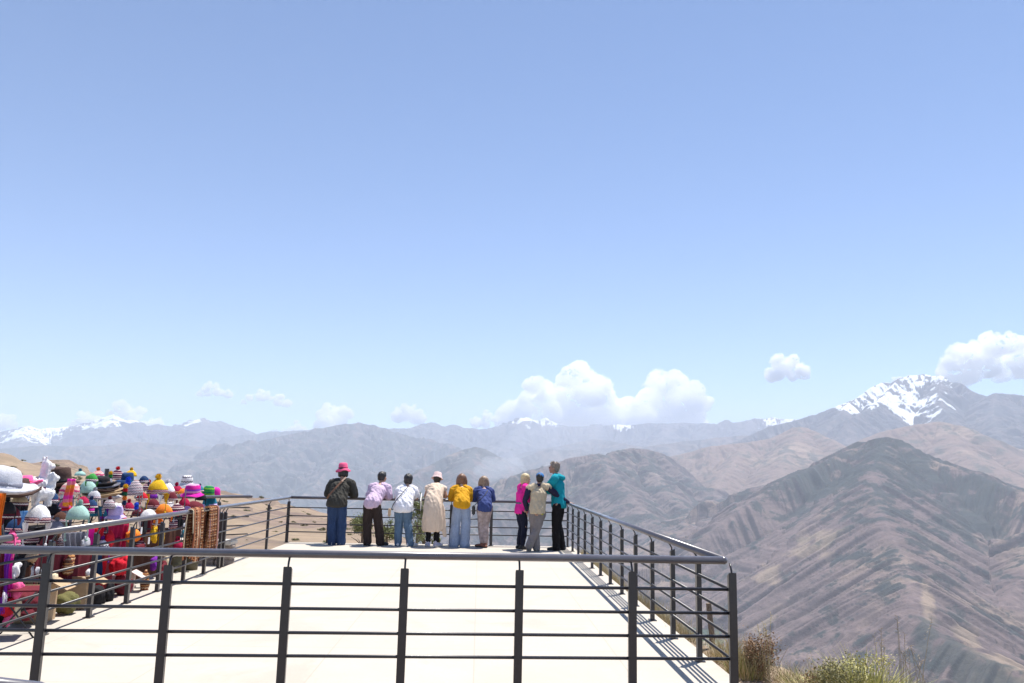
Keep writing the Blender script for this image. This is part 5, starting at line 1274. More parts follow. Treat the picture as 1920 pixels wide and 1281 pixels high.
def chullo(px, py, wpx, X, mat, band, pom, label, flaps=True, cords=True, group='knitted ear flap hats on the racks', hk=1.15, pom_k=.36, hang=False):
    """py is the height of the hat's lower edge"""
    p = at_x(px, py, X); s = scale_at(p) * wpx / 2
    r = hat_root('ear_flap_hat', p, label, 'knitted hat', group, rndH.uniform(-.35, .35) + .5, 0)
    h = s * 2 * hk * .62
    bm = hat_lathe([(s * .16, h, 0), (s * .45, h * .9, 0), (s * .8, h * .62, 0), (s * .97, h * .3, 0), (s, 0, 0), (s * .93, 0, 0), (s * .88, h * .3, 0), (s * .7, h * .55, 0), (.005, h * .85, 0)], 30, .003, 5)
    if flaps:
        for q in (-1, 1):
            pr = None
            for k, (w_, z_) in enumerate(((.62, 0.02), (.55, -.25), (.38, -.55), (.14, -.85))):
                c = [bm.verts.new((q * s * (1.0 - .02 * k), -s * w_, z_ * s)), bm.verts.new((q * s * (1.0 - .02 * k), s * w_, z_ * s)), bm.verts.new((q * s * (.9 - .02 * k), s * w_, z_ * s)), bm.verts.new((q * s * (.9 - .02 * k), -s * w_, z_ * s))]
                if pr:
                    for j in range(4): bm.faces.new((pr[j], pr[(j + 1) % 4], c[(j + 1) % 4], c[j]))
                pr = c
            bm.faces.new(pr)
    rough_up(bm, s, .09, px)
    from_bm('cap', bm, mat, r, True)
    if band: from_bm('patterned_band', hat_lathe([(s * 1.015, .0, 0), (s * 1.03, h * .13, 0), (s * .995, h * .3, 0), (s * .9, h * .3, 0), (s * .9, 0, 0)], 30), band, r, True)
    if pom: bm = bmesh.new(); pompom(bm, (0, 0, h + s * pom_k * .6), s * pom_k, int(px)); from_bm('pompom', bm, pom, r)
    if flaps and cords:
        for q in (-1, 1):
            bm = bmesh.new(); L = s * 1.1; tube_into(bm, [(q * s * .92, 0, -.82 * s), (q * s * .95, .005, -.82 * s - L * .5), (q * s * .9, 0, -.82 * s - L)], s * .05, 6)
            ball(bm, (q * s * .9, 0, -.82 * s - L), s * .13, 2); from_bm('tassel', bm, pom or mat, r, True)
    return r
def soft(name, px, py, wpx, hpx, X, mat, label, cat, group=None, seed=1, depth=.5, lumps=7, wr=.012, vox=.014):
    """a soft folded or hanging goods piece built from overlapping pads"""
    p = at_x(px, py, X); k = scale_at(p); w = k * wpx / 2; h = k * hpx / 2; rnd = random.Random(seed)
    bm = bmesh.new()
    ball(bm, (0, 0, 0), (w * depth * .8, w * .8, h * .8), 2)
    for i in range(lumps):
        ball(bm, (rnd.uniform(-.3, .3) * w * depth, rnd.uniform(-.6, .6) * w, rnd.uniform(-.65, .65) * h), (w * depth * .5, w * rnd.uniform(.3, .45), h * rnd.uniform(.25, .42)), 2)
    o = finish(name, bm, mat, None, vox, 1, wr, .05, seed); o.location = p
    tag(o, label, cat, group); return o
def panel(name, px, py_top, py_bot, wpx, X, mat, label, cat, group=None, seed=1, fold=.03, folds=4, fringe=0, taper=0.0, yaw=1.2, w_m=None):
    """cloth hanging from a rack rail: folded sheet with thickness"""
    a = at_x(px, py_top, X); b = at_x(px, py_bot, X); k = scale_at(a); W_ = w_m or k * wpx; H_ = a.z - b.z
    rnd = random.Random(seed); nu, nv = 36, 18; bm = bmesh.new(); g = []
    ph = rnd.uniform(0, 6)
    for side in (0, 1):
        gg = []
        for j in range(nv + 1):
            t = j / nv; row = []
            for i in range(nu + 1):
                s_ = i / nu - .5; dep = fold * (.35 + .65 * t) * math.sin(2 * math.pi * folds * s_ + ph + .6 * math.sin(3 * t)) + (side - .5) * .006
                row.append(bm.verts.new((s_ * W_ * (1 - taper * t) + .01 * math.sin(5 * t + ph), dep, -H_ * t + .01 * math.sin(9 * s_ + ph) * t)))
            gg.append(row)
        g.append(gg)
    for side, gg in enumerate(g):
        for j in range(nv):
            for i in range(nu):
                q = (gg[j][i], gg[j][i + 1], gg[j + 1][i + 1], gg[j + 1][i]); bm.faces.new(q if side else q[::-1])
    for j in range(nv):
        for i in (0, nu): bm.faces.new((g[0][j][i], g[1][j][i], g[1][j + 1][i], g[0][j + 1][i]))
    for i in range(nu):
        for j in (0, nv): bm.faces.new((g[0][j][i], g[1][j][i], g[1][j][i + 1], g[0][j][i + 1]))
    bmesh.ops.recalc_face_normals(bm, faces=bm.faces[:])
    o = from_bm(name, bm, mat, None, True); o.location = a; o.rotation_euler = (0, 0, yaw); tag(o, label, cat, group)
    if fringe:
        bm = bmesh.new()
        for i in range(fringe):
            x_ = (i / (fringe - 1) - .5) * W_ * (1 - taper); L = rnd.uniform(.05, .09); tube_into(bm, [(x_, 0, -H_), (x_ + rnd.gauss(0, .005), 0, -H_ - L)], .003, 4)
        from_bm('fringe', bm, mat, o)
    return o
M_WIRE = simple_mat('dark_wire', (.05, .05, .055), .4, metal=.5, bump=0); M_WOOD = simple_mat('pale_wood', (.45, .32, .2), .7, bump=.4, scale=20)
def rack(Y0, Y1, X, top, levels, label, bars=7):
    r = empty('display_rack', (X, (Y0 + Y1) / 2, -.07), 0, label, 'display rack', 'wire display racks behind the left railing'); L = (Y1 - Y0) / 2
    for q in (-1, 1):
        bm = bmesh.new(); tube_into(bm, [(0.28, q * L, 0), (.02, q * L, top), (-.02, q * L, top), (-.28, q * L, 0)], .012, 8); from_bm('frame', bm, M_WIRE, r, True)
    for z in levels:
        bm = bmesh.new(); tube_into(bm, [(.02, -L, z), (.02, L, z)], .006, 6)
        for k in range(bars):
            y_ = -L + (k + .5) * 2 * L / bars; tube_into(bm, [(.02, y_, z), (.1, y_, z + .02), (.12, y_, z + .07)], .004, 5)
        from_bm('wire_shelf', bm, M_WIRE, r, True)
    return r
XA, XB, XC = -4.42, -4.95, -5.6
rack(6.7, 8.6, XB, 1.2, (.5, .85, 1.14), 'wire rack nearest the camera, under the white hats')
rack(8.8, 10.7, XB, 1.2, (.5, .85, 1.14), 'wire rack in the middle of the stalls, under the stacked brown hats')
rack(10.9, 12.6, XB, 1.2, (.5, .85, 1.14), 'wire rack at the far end, under the green and magenta hats')
def pole(px, pyt, X, label, r=.02):
    p = at_x(px, pyt, X); bm = bmesh.new(); tube_into(bm, [(p.x, p.y, -.07), p], r, 10); o = from_bm('pole', bm, M_RAIL); tag(o, label, 'pole')
pole(201, 879, XC, 'dark square topped pole standing above the stacked hats', .032)
for i, (px, X) in enumerate(((92, XA), (262, XA), (348, XA))):
    p = at_x(px, 925, X); bm = bmesh.new(); tube_into(bm, [(p.x, p.y, -.07), p + Vector((0, 0, .05))], .007, 8); tube_into(bm, [(p.x - .15, p.y, -.06), (p.x + .15, p.y, -.06)], .008, 6); tube_into(bm, [(p.x, p.y - .15, -.06), (p.x, p.y + .15, -.06)], .008, 6)
    o = from_bm('hat_stand', bm, M_WIRE, None, True); tag(o, ['thin metal hat stand under the white plush llama', 'thin metal hat stand under the white and maroon knitted cap', 'thin metal hat stand beside the pink orange bucket hat'][i], 'hat stand')

# --- row along the top
brim_hat(3, 909, 100, XA, W['ltgrey'], W['grey'], 'large pale grey wide brimmed hat, leftmost on the rack', .05, .62, roll=.2, dome=True)
brim_hat(40, 905, 60, XB, W['pink'], W['red'], 'salmon pink brimmed hat behind the large pale grey hat', .0, .4)
brim_hat(28, 922, 74, XA - .15, W['brown'], W['tan'], 'brown felt hat with tan edge below the large pale grey hat', .1, .6)
brim_hat(113, 905, 58, XB, W['brown'], W['black'], 'dark brown tall crowned hat beside the white plush llama', .1, .9, curl=.2)
brim_hat(114, 919, 58, XB, W['black'], W['brown'], 'black felt hat stacked under the dark brown tall crowned hat', .05, .6, curl=.2)
for i, (dy, w, c, b_, lab) in enumerate([(0, 46, 'black', 'grey', 'black hat with a studded band on top of the hat stack'), (5, 50, 'grey', 'black', 'dark grey hat second from the top of the stack'),
                                         (10, 54, 'brown', 'tan', 'brown hat third from the top of the stack'), (15, 58, 'tan', 'brown', 'tan hat fourth from the top of the stack'), (20, 60, 'tan', 'cream', 'light tan hat fifth in the stack with a curled brim'), (26, 54, 'ltgrey', 'cream', 'pale hat at the bottom of the stack')]):
    brim_hat(191 + (i % 2) * 3, 906 + dy, w, XB, W[c], W[b_], lab, .1, .5, 'hats piled in one stack', curl=.25)
brim_hat(238, 905, 36, XB, W['navy'], W['teal'], 'navy bowler shaped hat with a blue tassel', .1, .95, curl=.15)
brim_hat(230, 913, 44, XB, W['navy'], W['black'], 'dark blue hat directly under the navy bowler', .1, .55, curl=.15)
brim_hat(222, 922, 48, XB - .1, W['black'], W['ltgrey'], 'black and white edged hat under the dark blue hats', .1, .4, curl=.3)
bucket_hat(350, 907, 29, XB, K_BLOCK, 'white knitted hat with black marks, highest on the far rack', W['ltgrey'])
bucket_hat(361, 925, 39, XA, K_MAGSWIRL, 'magenta and lilac swirled hat below the white hat with black marks', W['magenta'], hk=.85)
bucket_hat(390, 928, 31, XB, K_GRNSWIRL, 'green and lime swirled hat second from the right end', W['dkgreen'], hk=1.0)
bucket_hat(403, 928, 26, XC, W['magenta'], 'purple and magenta hat at the right end of the rack', W['red'], hk=1.0)
chullo(130, 927, 30, XA, K_PINKMIX, None, None, 'pink and cream swirled knitted hat in front of the mint hats', True, False, hk=1.15)
chullo(295, 926, 33, XA, W['yellow'], K_ANDES, W['yellow'], 'mustard yellow ear flap hat with a pompom and patterned band', hk=1.2)
chullo(313, 927, 25, XB, W['white'], K_ANDES, W['white'], 'white ear flap hat with a white pompom behind the yellow one', hk=1.25)
chullo(331, 926, 22, XB, W['crimson'], K_EARTH, W['crimson'], 'crimson ear flap hat with a cream band', hk=1.0)
chullo(252, 929, 26, XA, K_ZIG, None, None, 'white and dark zigzag patterned ear flap hat with a blue tassel', hk=1.5)
chullo(245, 893, 18, XC, W['yellow'], None, W['yellow'], 'small yellow pompom hat behind the navy bowler', False, hk=.9)
chullo(219, 899, 22, XC, K_ANDES, None, W['red'], 'maroon and white striped hat with a red pompom beside the pole', False)
chullo(183, 895, 20, XC, K_PINKMIX, None, W['orange'], 'small pink patterned hat poking up behind the black hats', False, hk=.9)
chullo(164, 924, 26, XB, W['mint'], None, W['dkgreen'], 'mint green ear flap hat with a dark green pompom', hk=1.3)
chullo(150, 892, 17, XC, W['mint'], None, W['teal'], 'small teal pompom hat behind the mint hat', False, hk=.7)
chullo(277, 921, 22, XC, K_ANDES, None, W['red'], 'dark patterned hat with a red pompom left of the yellow hat', hk=1.0)
chullo(70, 980, 36, XA, W['white'], K_ANDES, None, 'white cap with maroon stripes hanging under the plush llama', hk=1.3)
chullo(278, 975, 28, XA, W['white'], K_ANDES, None, 'white knitted cap with dark bands just above the railing', True, False, hk=1.0)
chullo(307, 964, 28, XA, W['orange'], None, None, 'burnt orange knitted cap just above the railing', True, False, hk=.95)
chullo(332, 963, 26, XA, K_ANDES, W['magenta'], None, 'dark striped cap with a magenta stripe beside the orange cap', True, False, hk=1.0)
chullo(363, 958, 34, XB, W['maroon'], None, None, 'very dark purple cap behind the railing, left of the hanging scarves', True, False, hk=.8)
chullo(393, 952, 26, XB, W['teal'], W['lilac'], None, 'dark blue pointed cap right above the hanging scarves', False, False, hk=1.4)
chullo(146, 974, 34, XA, W['mint'], None, W['mint'], 'mint green cap with braided cords in front of the grey garments', hk=1.1)
chullo(122, 957, 22, XB, W['pink'], W['red'], None, 'small pink and red cap left of the mint green cap', False, False)
chullo(184, 968, 26, XB, W['teal'], None, None, 'teal cap left of the lilac hat', True, False, hk=1.0)
chullo(201, 974, 24, XB, W['purple'], None, None, 'small purple cap between the teal cap and the lilac hat', False, False)
bucket_hat(217, 967, 34, XA, W['lilac'], 'lilac knitted hat with a white bow', W['lilac'])
soft('bow', 218, 950, 26, 12, XA, W['white'], 'white knitted bow on top of the lilac hat', 'bow', seed=4, vox=.01)
# pink and orange hanging tie-dye hat tail
panel('knitted_scarf', 134, 898, 948, 15, XA + .12, K_SUNSET, 'pink to orange tie dyed knitted scarf hanging from the pink hat', 'scarf', fold=.025, folds=2)
# rainbow strand of pompoms
def strand(px, pys, cols, X, r_px, label):
    p0 = at_x(px, pys[0], X); r0 = empty('pompom_strand', p0, 0, label, 'pompom strand', 'strands of wool pompoms')
    bm = bmesh.new(); q = at_x(px, pys[-1], X); tube_into(bm, [(0, 0, 0), (0, 0, q.z - p0.z)], .004, 5); from_bm('cord', bm, W['white'], r0)
    for py, c in zip(pys, cols):
        q = at_x(px, py, X); bm = bmesh.new(); pompom(bm, (0, 0, q.z - p0.z), scale_at(q) * r_px, int(py)); from_bm('pompom', bm, W[c], r0)
strand(236, (912, 919, 926, 934, 943), ('yellow', 'red', 'dkgreen', 'orange', 'navy'), XA + .1, 4.6, 'rainbow pompom strand hanging in front of the zigzag hat')
strand(208, (887, 893, 899), ('yellow', 'green', 'navy'), XB, 3.8, 'short rainbow pompom strand right of the pole')
strand(256, (946, 952), ('blue', 'blue'), XA + .1, 4.2, 'blue tassel pompom hanging from the zigzag hat')
strand(241, (899, 905), ('blue', 'blue'), XA, 5, 'bright blue tassel on the navy bowler')
# plush llama
def plush_llama(px, py, hpx, X, label):
    p = at_x(px, py, X); k = scale_at(p) * hpx; r = empty('plush_llama', p, .9, label, 'plush toy')
    bm = bmesh.new()
    limb(bm, [(-.22 * k, 0, .0), (.0, 0, .02 * k), (.2 * k, 0, 0)], [(.17 * k, .17 * k)] * 3, 12); limb(bm, [(.2 * k, 0, .05 * k), (.26 * k, 0, .32 * k), (.28 * k, 0, .52 * k)], [.12 * k, .1 * k, .1 * k], 12)
    limb(bm, [(.26 * k, 0, .56 * k), (.44 * k, 0, .5 * k)], [.11 * k, .065 * k], 12)
    for q in (-1, 1):
        limb(bm, [(.24 * k, q * .06 * k, .62 * k), (.22 * k, q * .08 * k, .78 * k)], [.035 * k, .015 * k], 8)
        for xx in (-.2, .2): limb(bm, [(xx * k, q * .09 * k, -.08 * k), (xx * k, q * .09 * k, -.4 * k)], [.07 * k, .055 * k], 10)
    b = finish('body', bm, W['white'], r, .012, 2, .012, .03, 8)
    bm = bmesh.new(); limb(bm, [(-.14 * k, 0, .02 * k), (.08 * k, 0, .03 * k)], [(.185 * k, .185 * k)] * 2, 14, dome=False); finish('saddle_blanket', bm, K_ANDES, r, .01, 0)
    for q in (-1, 1): bm = bmesh.new(); ball(bm, (.36 * k, q * .085 * k, .57 * k), .018 * k, 2); from_bm('eye', bm, M_EYE, b, True)
plush_llama(64, 908, 56, XB, 'white plush llama with a dark patterned blanket, standing highest on the near rack')
plush_llama(80, 925, 46, XA, 'smaller white plush llama with black eyes in front of the bigger one')
# --- garments and goods hanging below
panel('jacket', 28, 932, 1010, 52, XC, W['black'], 'dark brown hanging garment under the grey hat at the left', 'garment', 'dark garments hanging behind the stalls', 1)
panel('jacket', 116, 928, 1015, 48, XC, W['grey'], 'dark grey hanging garment beneath the brown hats', 'garment', 'dark garments hanging behind the stalls', 2)
panel('poncho', 2, 925, 1005, 14, XA + .15, W['orange'], 'pale orange hanging cloth cut by the left edge of the photo', 'cloth', None, 3)
panel('scarf', 46, 958, 998, 16, XB, W['sky'], 'sky blue scarf hanging left of the white striped cap', 'scarf', None, 4)
panel('shawl', 140, 998, 1030, 44, XA - .1, W['grey'], 'grey woven shawl folded on the rack behind the railing', 'shawl', None, 5)
panel('scarf', 171, 990, 1035, 12, XA, W['magenta'], 'bright magenta scarf hanging beside the red cloth', 'scarf', None, 6)
panel('blanket', 184, 990, 1050, 26, XA - .1, W['red'], 'deep red cloth hanging behind the left railing', 'blanket', None, 7)
panel('blanket', 224, 984, 1040, 42, XA - .12, W['crimson'], 'crimson cloth hanging behind the orange plush goods', 'blanket', None, 8)
soft('plush_toy', 250, 1004, 46, 22, XA, W['orange'], 'fluffy bright orange knitted toy behind the left railing', 'plush toy', seed=9)
soft('mitten', 288, 1003, 22, 30, XA, W['yellow'], 'mustard yellow mitten with a white tag', 'mitten', 'yellow mittens', seed=10)
soft('mitten', 303, 1010, 16, 44, XA - .05, W['yellow'], 'longer mustard yellow mitten with a white tag to the right', 'mitten', 'yellow mittens', seed=11)
for i, (px, py) in enumerate(((265, 995), (279, 1014))):
    p = at_x(px, py, XA + .12); bm = bmesh.new(); box_into(bm, (0, 0, 0), .008, .045, .085); o = from_bm('price_tag', bm, simple_mat('white_card', (.75, .75, .75), .6)); o.location = p
    tag(o, ['upper blank white tag hanging beside the yellow mitten', 'lower blank white tag hanging between the yellow mittens'][i], 'tag')
soft('gloves', 345, 1005, 30, 24, XB, W['teal'], 'dark blue and teal gloves piled behind the railing', 'gloves', seed=12)
soft('gloves', 325, 985, 26, 22, XB, K_ANDES, 'maroon patterned gloves above the teal gloves', 'gloves', seed=13)
panel('jacket', 340, 955, 1045, 50, XC, W['black'], 'black garment behind the far rack', 'garment', 'dark garments hanging behind the stalls', 14)
panel('jacket', 285, 962, 1062, 50, XC, W['maroon'], 'very dark maroon garment behind the yellow mittens', 'garment', 'dark garments hanging behind the stalls', 15)
panel('jacket', 200, 985, 1080, 50, XC, W['black'], 'black garment behind the red cloths', 'garment', 'dark garments hanging behind the stalls', 16)
soft('folded_blankets', 225, 1062, 46, 34, -4.3, W['red'], 'pile of folded red and magenta blankets under the rack', 'blankets', seed=17, depth=.8)
soft('bag', 232, 1098, 40, 40, -4.3, W['maroon'], 'dark maroon bag on the ground under the red blankets', 'bag', 'bags on the ground under the stalls', seed=18, depth=.8)
soft('hat_pile', 288, 1055, 30, 26, XA - .1, W['purple'], 'purple knitted hats piled beside the cream bag', 'knitted hats', seed=19, depth=.8)
soft('cream_bag', 310, 1052, 16, 34, XA - .05, W['cream'], 'cream patterned bag beside the purple hats', 'bag', 'bags on the ground under the stalls', seed=20, depth=.8)
soft('woven_bag', 272, 1092, 18, 50, -4.2, K_EARTH, 'small woven bag with pink and rust pattern standing on the paving', 'bag', 'bags on the ground under the stalls', seed=21, depth=.8)
def barrel(px, py_base, wpx, hpx, X, mat, label, name='bin', cat='bin'):
    p = at_x(px, py_base, X); p.z = -.07; k = scale_at(p); r = wpx * k / 2; h = hpx * k
    rt2 = empty(name, p, 0, label, cat)
    from_bm('shell', hat_lathe([(r * .9, h, 0), (r, h * .97, 0), (r, h * .7, 0), (r * 1.04, h * .66, 0), (r, h * .62, 0), (r, h * .35, 0), (r * 1.04, h * .31, 0), (r, h * .27, 0), (r * .95, 0, 0), (r * .88, 0.004, 0), (r * .88, h * .96, 0)], 30), mat, rt2, True)
    bm = bmesh.new(); tube_into(bm, [(r * 1.03, 0, h * .5), (r * 1.2, 0, h * .55), (r * 1.03, 0, h * .6)], .008, 6); from_bm('handle', bm, M_WIRE, rt2, True)
barrel(354, 1088, 26, 42, XA + .05, simple_mat('olive_metal', (.09, .075, .04), .6, bump=.3), 'olive brown metal bin standing beside the left railing')
barrel(322, 1100, 30, 40, XA - .1, simple_mat('dark_olive_plastic', (.06, .055, .025), .5, bump=.2), 'dark olive tub between the woven bag and the metal bin', 'tub', 'tub')
def crate(px, py_base, wpx, hpx, X, mat, label, dep=.3, cat='box', name='box'):
    p = at_x(px, py_base, X); p.z = -.07; k = scale_at(p); w, h = wpx * k, hpx * k
    r = empty(name, p, .15, label, cat, 'boxes under the stall racks'); bm = bmesh.new()
    for (c, s_) in (((0, 0, .01), (dep, w, .02)), ((dep / 2, 0, h / 2), (.012, w, h)), ((-dep / 2, 0, h / 2), (.012, w, h)), ((0, w / 2 - .006, h / 2), (dep - .012, .012, h)), ((0, -w / 2 + .006, h / 2), (dep - .012, .012, h))): box_into(bm, c, *s_)
    bmesh.ops.bevel(bm, geom=bm.edges[:], offset=.003, segments=1, affect='EDGES'); from_bm('box_body', bm, mat, r)
    bm = bmesh.new(); box_into(bm, (dep / 2 + .09, 0, h - .01), .19, w * .96, .008, Matrix.Rotation(.5, 3, 'Y')); from_bm('flap', bm, mat, r)
M_CARD = simple_mat('cardboard', (.42, .29, .17), .85, bump=.3, scale=14)
crate(66, 1128, 44, 58, XA, M_CARD, 'tall cardboard box behind the white plush toys')
crate(140, 1112, 40, 46, XA, M_CARD, 'cardboard box behind the second railing post')
crate(228, 1124, 34, 28, XA, simple_mat('pale_pink_box', (.62, .5, .46), .8), 'pale pink box on the paving under the maroon bag', .2)
soft('bag', 50, 1130, 60, 50, -4.35, W['maroon'], 'large dark red bag behind the leftmost railing post', 'bag', 'bags on the ground under the stalls', seed=31, depth=.9, vox=.02)
soft('bag', 128, 1128, 44, 36, -4.3, W['olive'], 'dark green bag lying right of the leftmost post', 'bag', 'bags on the ground under the stalls', seed=32, depth=.9, vox=.02)
soft('bag', 180, 1118, 36, 42, -4.3, W['black'], 'black bag with a pale rim between the second and third posts', 'bag', 'bags on the ground under the stalls', seed=33, depth=.9, vox=.02)
soft('plush_toy', 30, 1070, 22, 26, XA, W['white'], 'white fluffy knitted toy above the pink fringe', 'plush toy', seed=34)
soft('plush_toy', 68, 1072, 28, 18, XA - .1, W['ltgrey'], 'pale grey knitted toy inside the cardboard box', 'plush toy', seed=35)
soft('mask', 128, 1062, 30, 36, XA - .05, K_EARTH, 'brown patterned pouch hanging under the grey shawl', 'pouch', seed=36)
soft('plush_toy', 165, 1075, 16, 14, XA, W['white'], 'small white knitted toy beside the patterned pouch', 'plush toy', seed=37)
panel('scarf', 186, 1035, 1080, 12, XA + .05, W['navy'], 'navy hanging scarf with a red tail under the red cloth', 'scarf', None, 38)
panel('scarf', 194, 1050, 1096, 10, XA + .02, W['red'], 'bright red hanging scarf in front of the black bag', 'scarf', None, 39)
# pink and purple fringed goods at the far left
for i, (px, t, b_, w, c, lab) in enumerate([(14, 1035, 1130, 13, 'purple', 'purple scarf with a long fringe hanging at the far left'), (24, 1030, 1100, 9, 'magenta', 'magenta scarf hanging beside the purple fringe'), (4, 1030, 1120, 10, 'maroon', 'dark maroon scarf at the left edge of the photo')]):
    panel('scarf', px, t, b_, w, XA + .2, W[c], lab, 'scarf', 'fringed scarves at the far left', 40 + i, fringe=12, folds=2)
for i, (px, py, w, h, c, lab) in enumerate([(30, 1108, 30, 34, 'pink', 'pink fluffy knitted toy in the far left pile'), (14, 1140, 32, 34, 'red', 'red and orange knitted toy low in the far left pile'), (30, 1142, 24, 40, 'cream', 'cream knitted toy at the bottom of the far left pile'), (16, 1162, 24, 22, 'pink', 'bright pink soft ball lowest in the far left pile'), (6, 1120, 22, 30, 'white', 'white knitted toy cut by the left edge')]):
    soft('plush_toy', px, py, w, h, XA + .2, W[c], lab, 'plush toy', 'knitted toys piled at the far left', 50 + i)
# wooden artist's mannequin
p = at_x(151, 1138, XA + .05); p.z = -.07; bm = bmesh.new(); k = scale_at(at_x(151, 1100, XA)) * 44
limb(bm, [(0, 0, 0.02), (0, 0, .35 * k), (0, 0, .85 * k)], [(.05 * k), (.06 * k), (.06 * k)], 10); ball(bm, (0, 0, .98 * k), .09 * k, 2); limb(bm, [(0, -.02, .75 * k), (0, -.3 * k, .7 * k)], [.05 * k, .035 * k], 8); limb(bm, [(-.12 * k, 0, .03), (.12 * k, 0, .03)], [.1 * k, .1 * k], 8)
o = finish('wooden_figure', bm, M_WOOD, None, .009, 1); o.location = p; tag(o, 'pale carved wooden figure standing between the first two posts', 'carved figure')
# folding stool with thin crossed legs
p = at_x(32, 1190, XA + .25); p.z = -.07; st = empty('folding_stool', p, .3, 'thin legged folding stand under the far left pile', 'stool')
h = .42
for q in (-1, 1):
    for s_ in (-1, 1): bm = bmesh.new(); tube_into(bm, [(s_ * .17, q * .15, 0), (-s_ * .15, q * .15, h)], .008, 7); from_bm('leg', bm, M_WIRE, st, True)
bm = bmesh.new(); box_into(bm, (0, 0, h), .32, .32, .015); bmesh.ops.bevel(bm, geom=bm.edges[:], offset=.004, segments=1, affect='EDGES'); from_bm('seat', bm, W['maroon'], st)
# scarves draped over the left handrail
W['mix'] = K_EARTH
def draped(y0, n, cols, L, label, seed):
    root = empty('draped_scarf', (XL + .045, y0, RAIL_H), 0, label, 'scarf', 'scarves draped over the left handrail'); rnd = random.Random(seed); bms = {c: bmesh.new() for c in cols}
    for i in range(n):
        y_ = rnd.gauss(0, .075); c = rnd.choice(cols); l1 = L * rnd.uniform(.82, 1.05); l2 = L * rnd.uniform(.6, 1.0); r_ = .037 + rnd.uniform(0, .014); w = rnd.uniform(.007, .011)
        pts = [(r_ + .015 * rnd.random(), y_ + rnd.gauss(0, .02), -l1), (r_ + .01, y_ + rnd.gauss(0, .012), -l1 * .55), (r_, y_, -.04)]
        for a in (0.4, 1.0, 1.57, 2.2, 2.8): pts.append((r_ * math.cos(a), y_, r_ * math.sin(a)))
        pts += [(-r_, y_, -.04), (-r_ - .01, y_ + rnd.gauss(0, .012), -l2 * .5), (-r_ - .01, y_ + rnd.gauss(0, .02), -l2)]
        tube_into(bms[c], pts, w, 6)
    for c in dict.fromkeys(cols): from_bm('strands', bms[c], W[c], root, True)
ya = at_x(368, 957, XL + .045).y; yb = at_x(396, 953, XL + .045).y
draped(ya, 60, ['rust', 'dkbrown', 'mix', 'copper', 'cream', 'dkbrown', 'mix'], .62, 'brown and cream stranded scarf, nearer of the two on the handrail', 1)
draped(yb, 55, ['copper', 'mauve', 'mix', 'rust', 'dkbrown', 'mix'], .58, 'copper and mauve stranded scarf, farther of the two on the handrail', 2)
# red ribbon round the handrail
p = at_x(20, 1008, XL + .045); bm = bmesh.new()
for k in range(3): tube_into(bm, [(.031 * math.cos(a), .012 * k + .003 * a, .031 * math.sin(a)) for a in [i * .7 for i in range(10)]], .006, 5)
tube_into(bm, [(.03, .01, 0), (.034, .015, -.08), (.03, .01, -.16)], .008, 5)
o = from_bm('ribbon', bm, W['pink'], None, True); o.location = p; tag(o, 'pink ribbon tied round the left handrail at the edge of the photo', 'ribbon')

for i, (px, t, b_, w, X_, c, lab) in enumerate([(60, 985, 1060, 50, XC, 'black', 'black cloth hanging low behind the plush llamas'), (100, 1000, 1110, 40, XC, 'dkbrown', 'dark brown cloth hanging behind the cardboard boxes'),
      (160, 1040, 1120, 60, XC, 'black', 'black cloth reaching the ground behind the patterned pouch'), (250, 1030, 1095, 50, XC, 'maroon', 'dark maroon cloth reaching the ground behind the red blankets'), (310, 1035, 1085, 44, XC, 'black', 'black cloth reaching the ground behind the metal bin'),
      (380, 960, 1040, 20, XB, 'brown', 'dark brown cloth at the far end behind the draped scarves')]):
    panel('cloth', px, t, b_, w, X_, W[c], lab, 'cloth', 'dark cloths hanging at the back of the stalls', 70 + i, fold=.05, w_m=.75)
for i, (px, py, w, h, X_, c, lab) in enumerate([(206, 1012, 26, 30, XA, 'red', 'red knitted poncho bundle right of the second post'), (262, 1030, 30, 22, XA, 'maroon', 'dark maroon bundle under the orange toy'), (325, 1020, 30, 26, XB, 'navy', 'navy bundle behind the third post'),
      (100, 1085, 24, 20, XA, 'cream', 'cream knitted toy on the cardboard box'), (345, 1030, 22, 20, XA, 'grey', 'grey knitted bundle behind the metal bin'), (90, 1020, 40, 30, XB, 'maroon', 'maroon folded garment under the white striped cap'),
      (120, 1012, 20, 34, XB, 'cream', 'cream knitted pouch beside the maroon folded garment'), (60, 1045, 30, 16, XA, 'tan', 'tan patterned bundle under the front handrail'), (206, 1110, 26, 40, -4.25, 'black', 'black bag behind the pale pink box'), (160, 1020, 24, 26, XA, 'ltgrey', 'pale grey knitted toy in front of the grey shawl'),
      (304, 1082, 34, 56, -4.25, 'maroon', 'tall dark maroon sack beside the woven bag'), (84, 1150, 30, 26, XB, 'grey', 'grey bundle on the paving behind the leftmost post')]):
    soft('knitted_goods', px, py, w, h, X_, W[c], lab, 'knitted goods', 'bundles of knitted goods on the stalls', 90 + i, vox=.016)

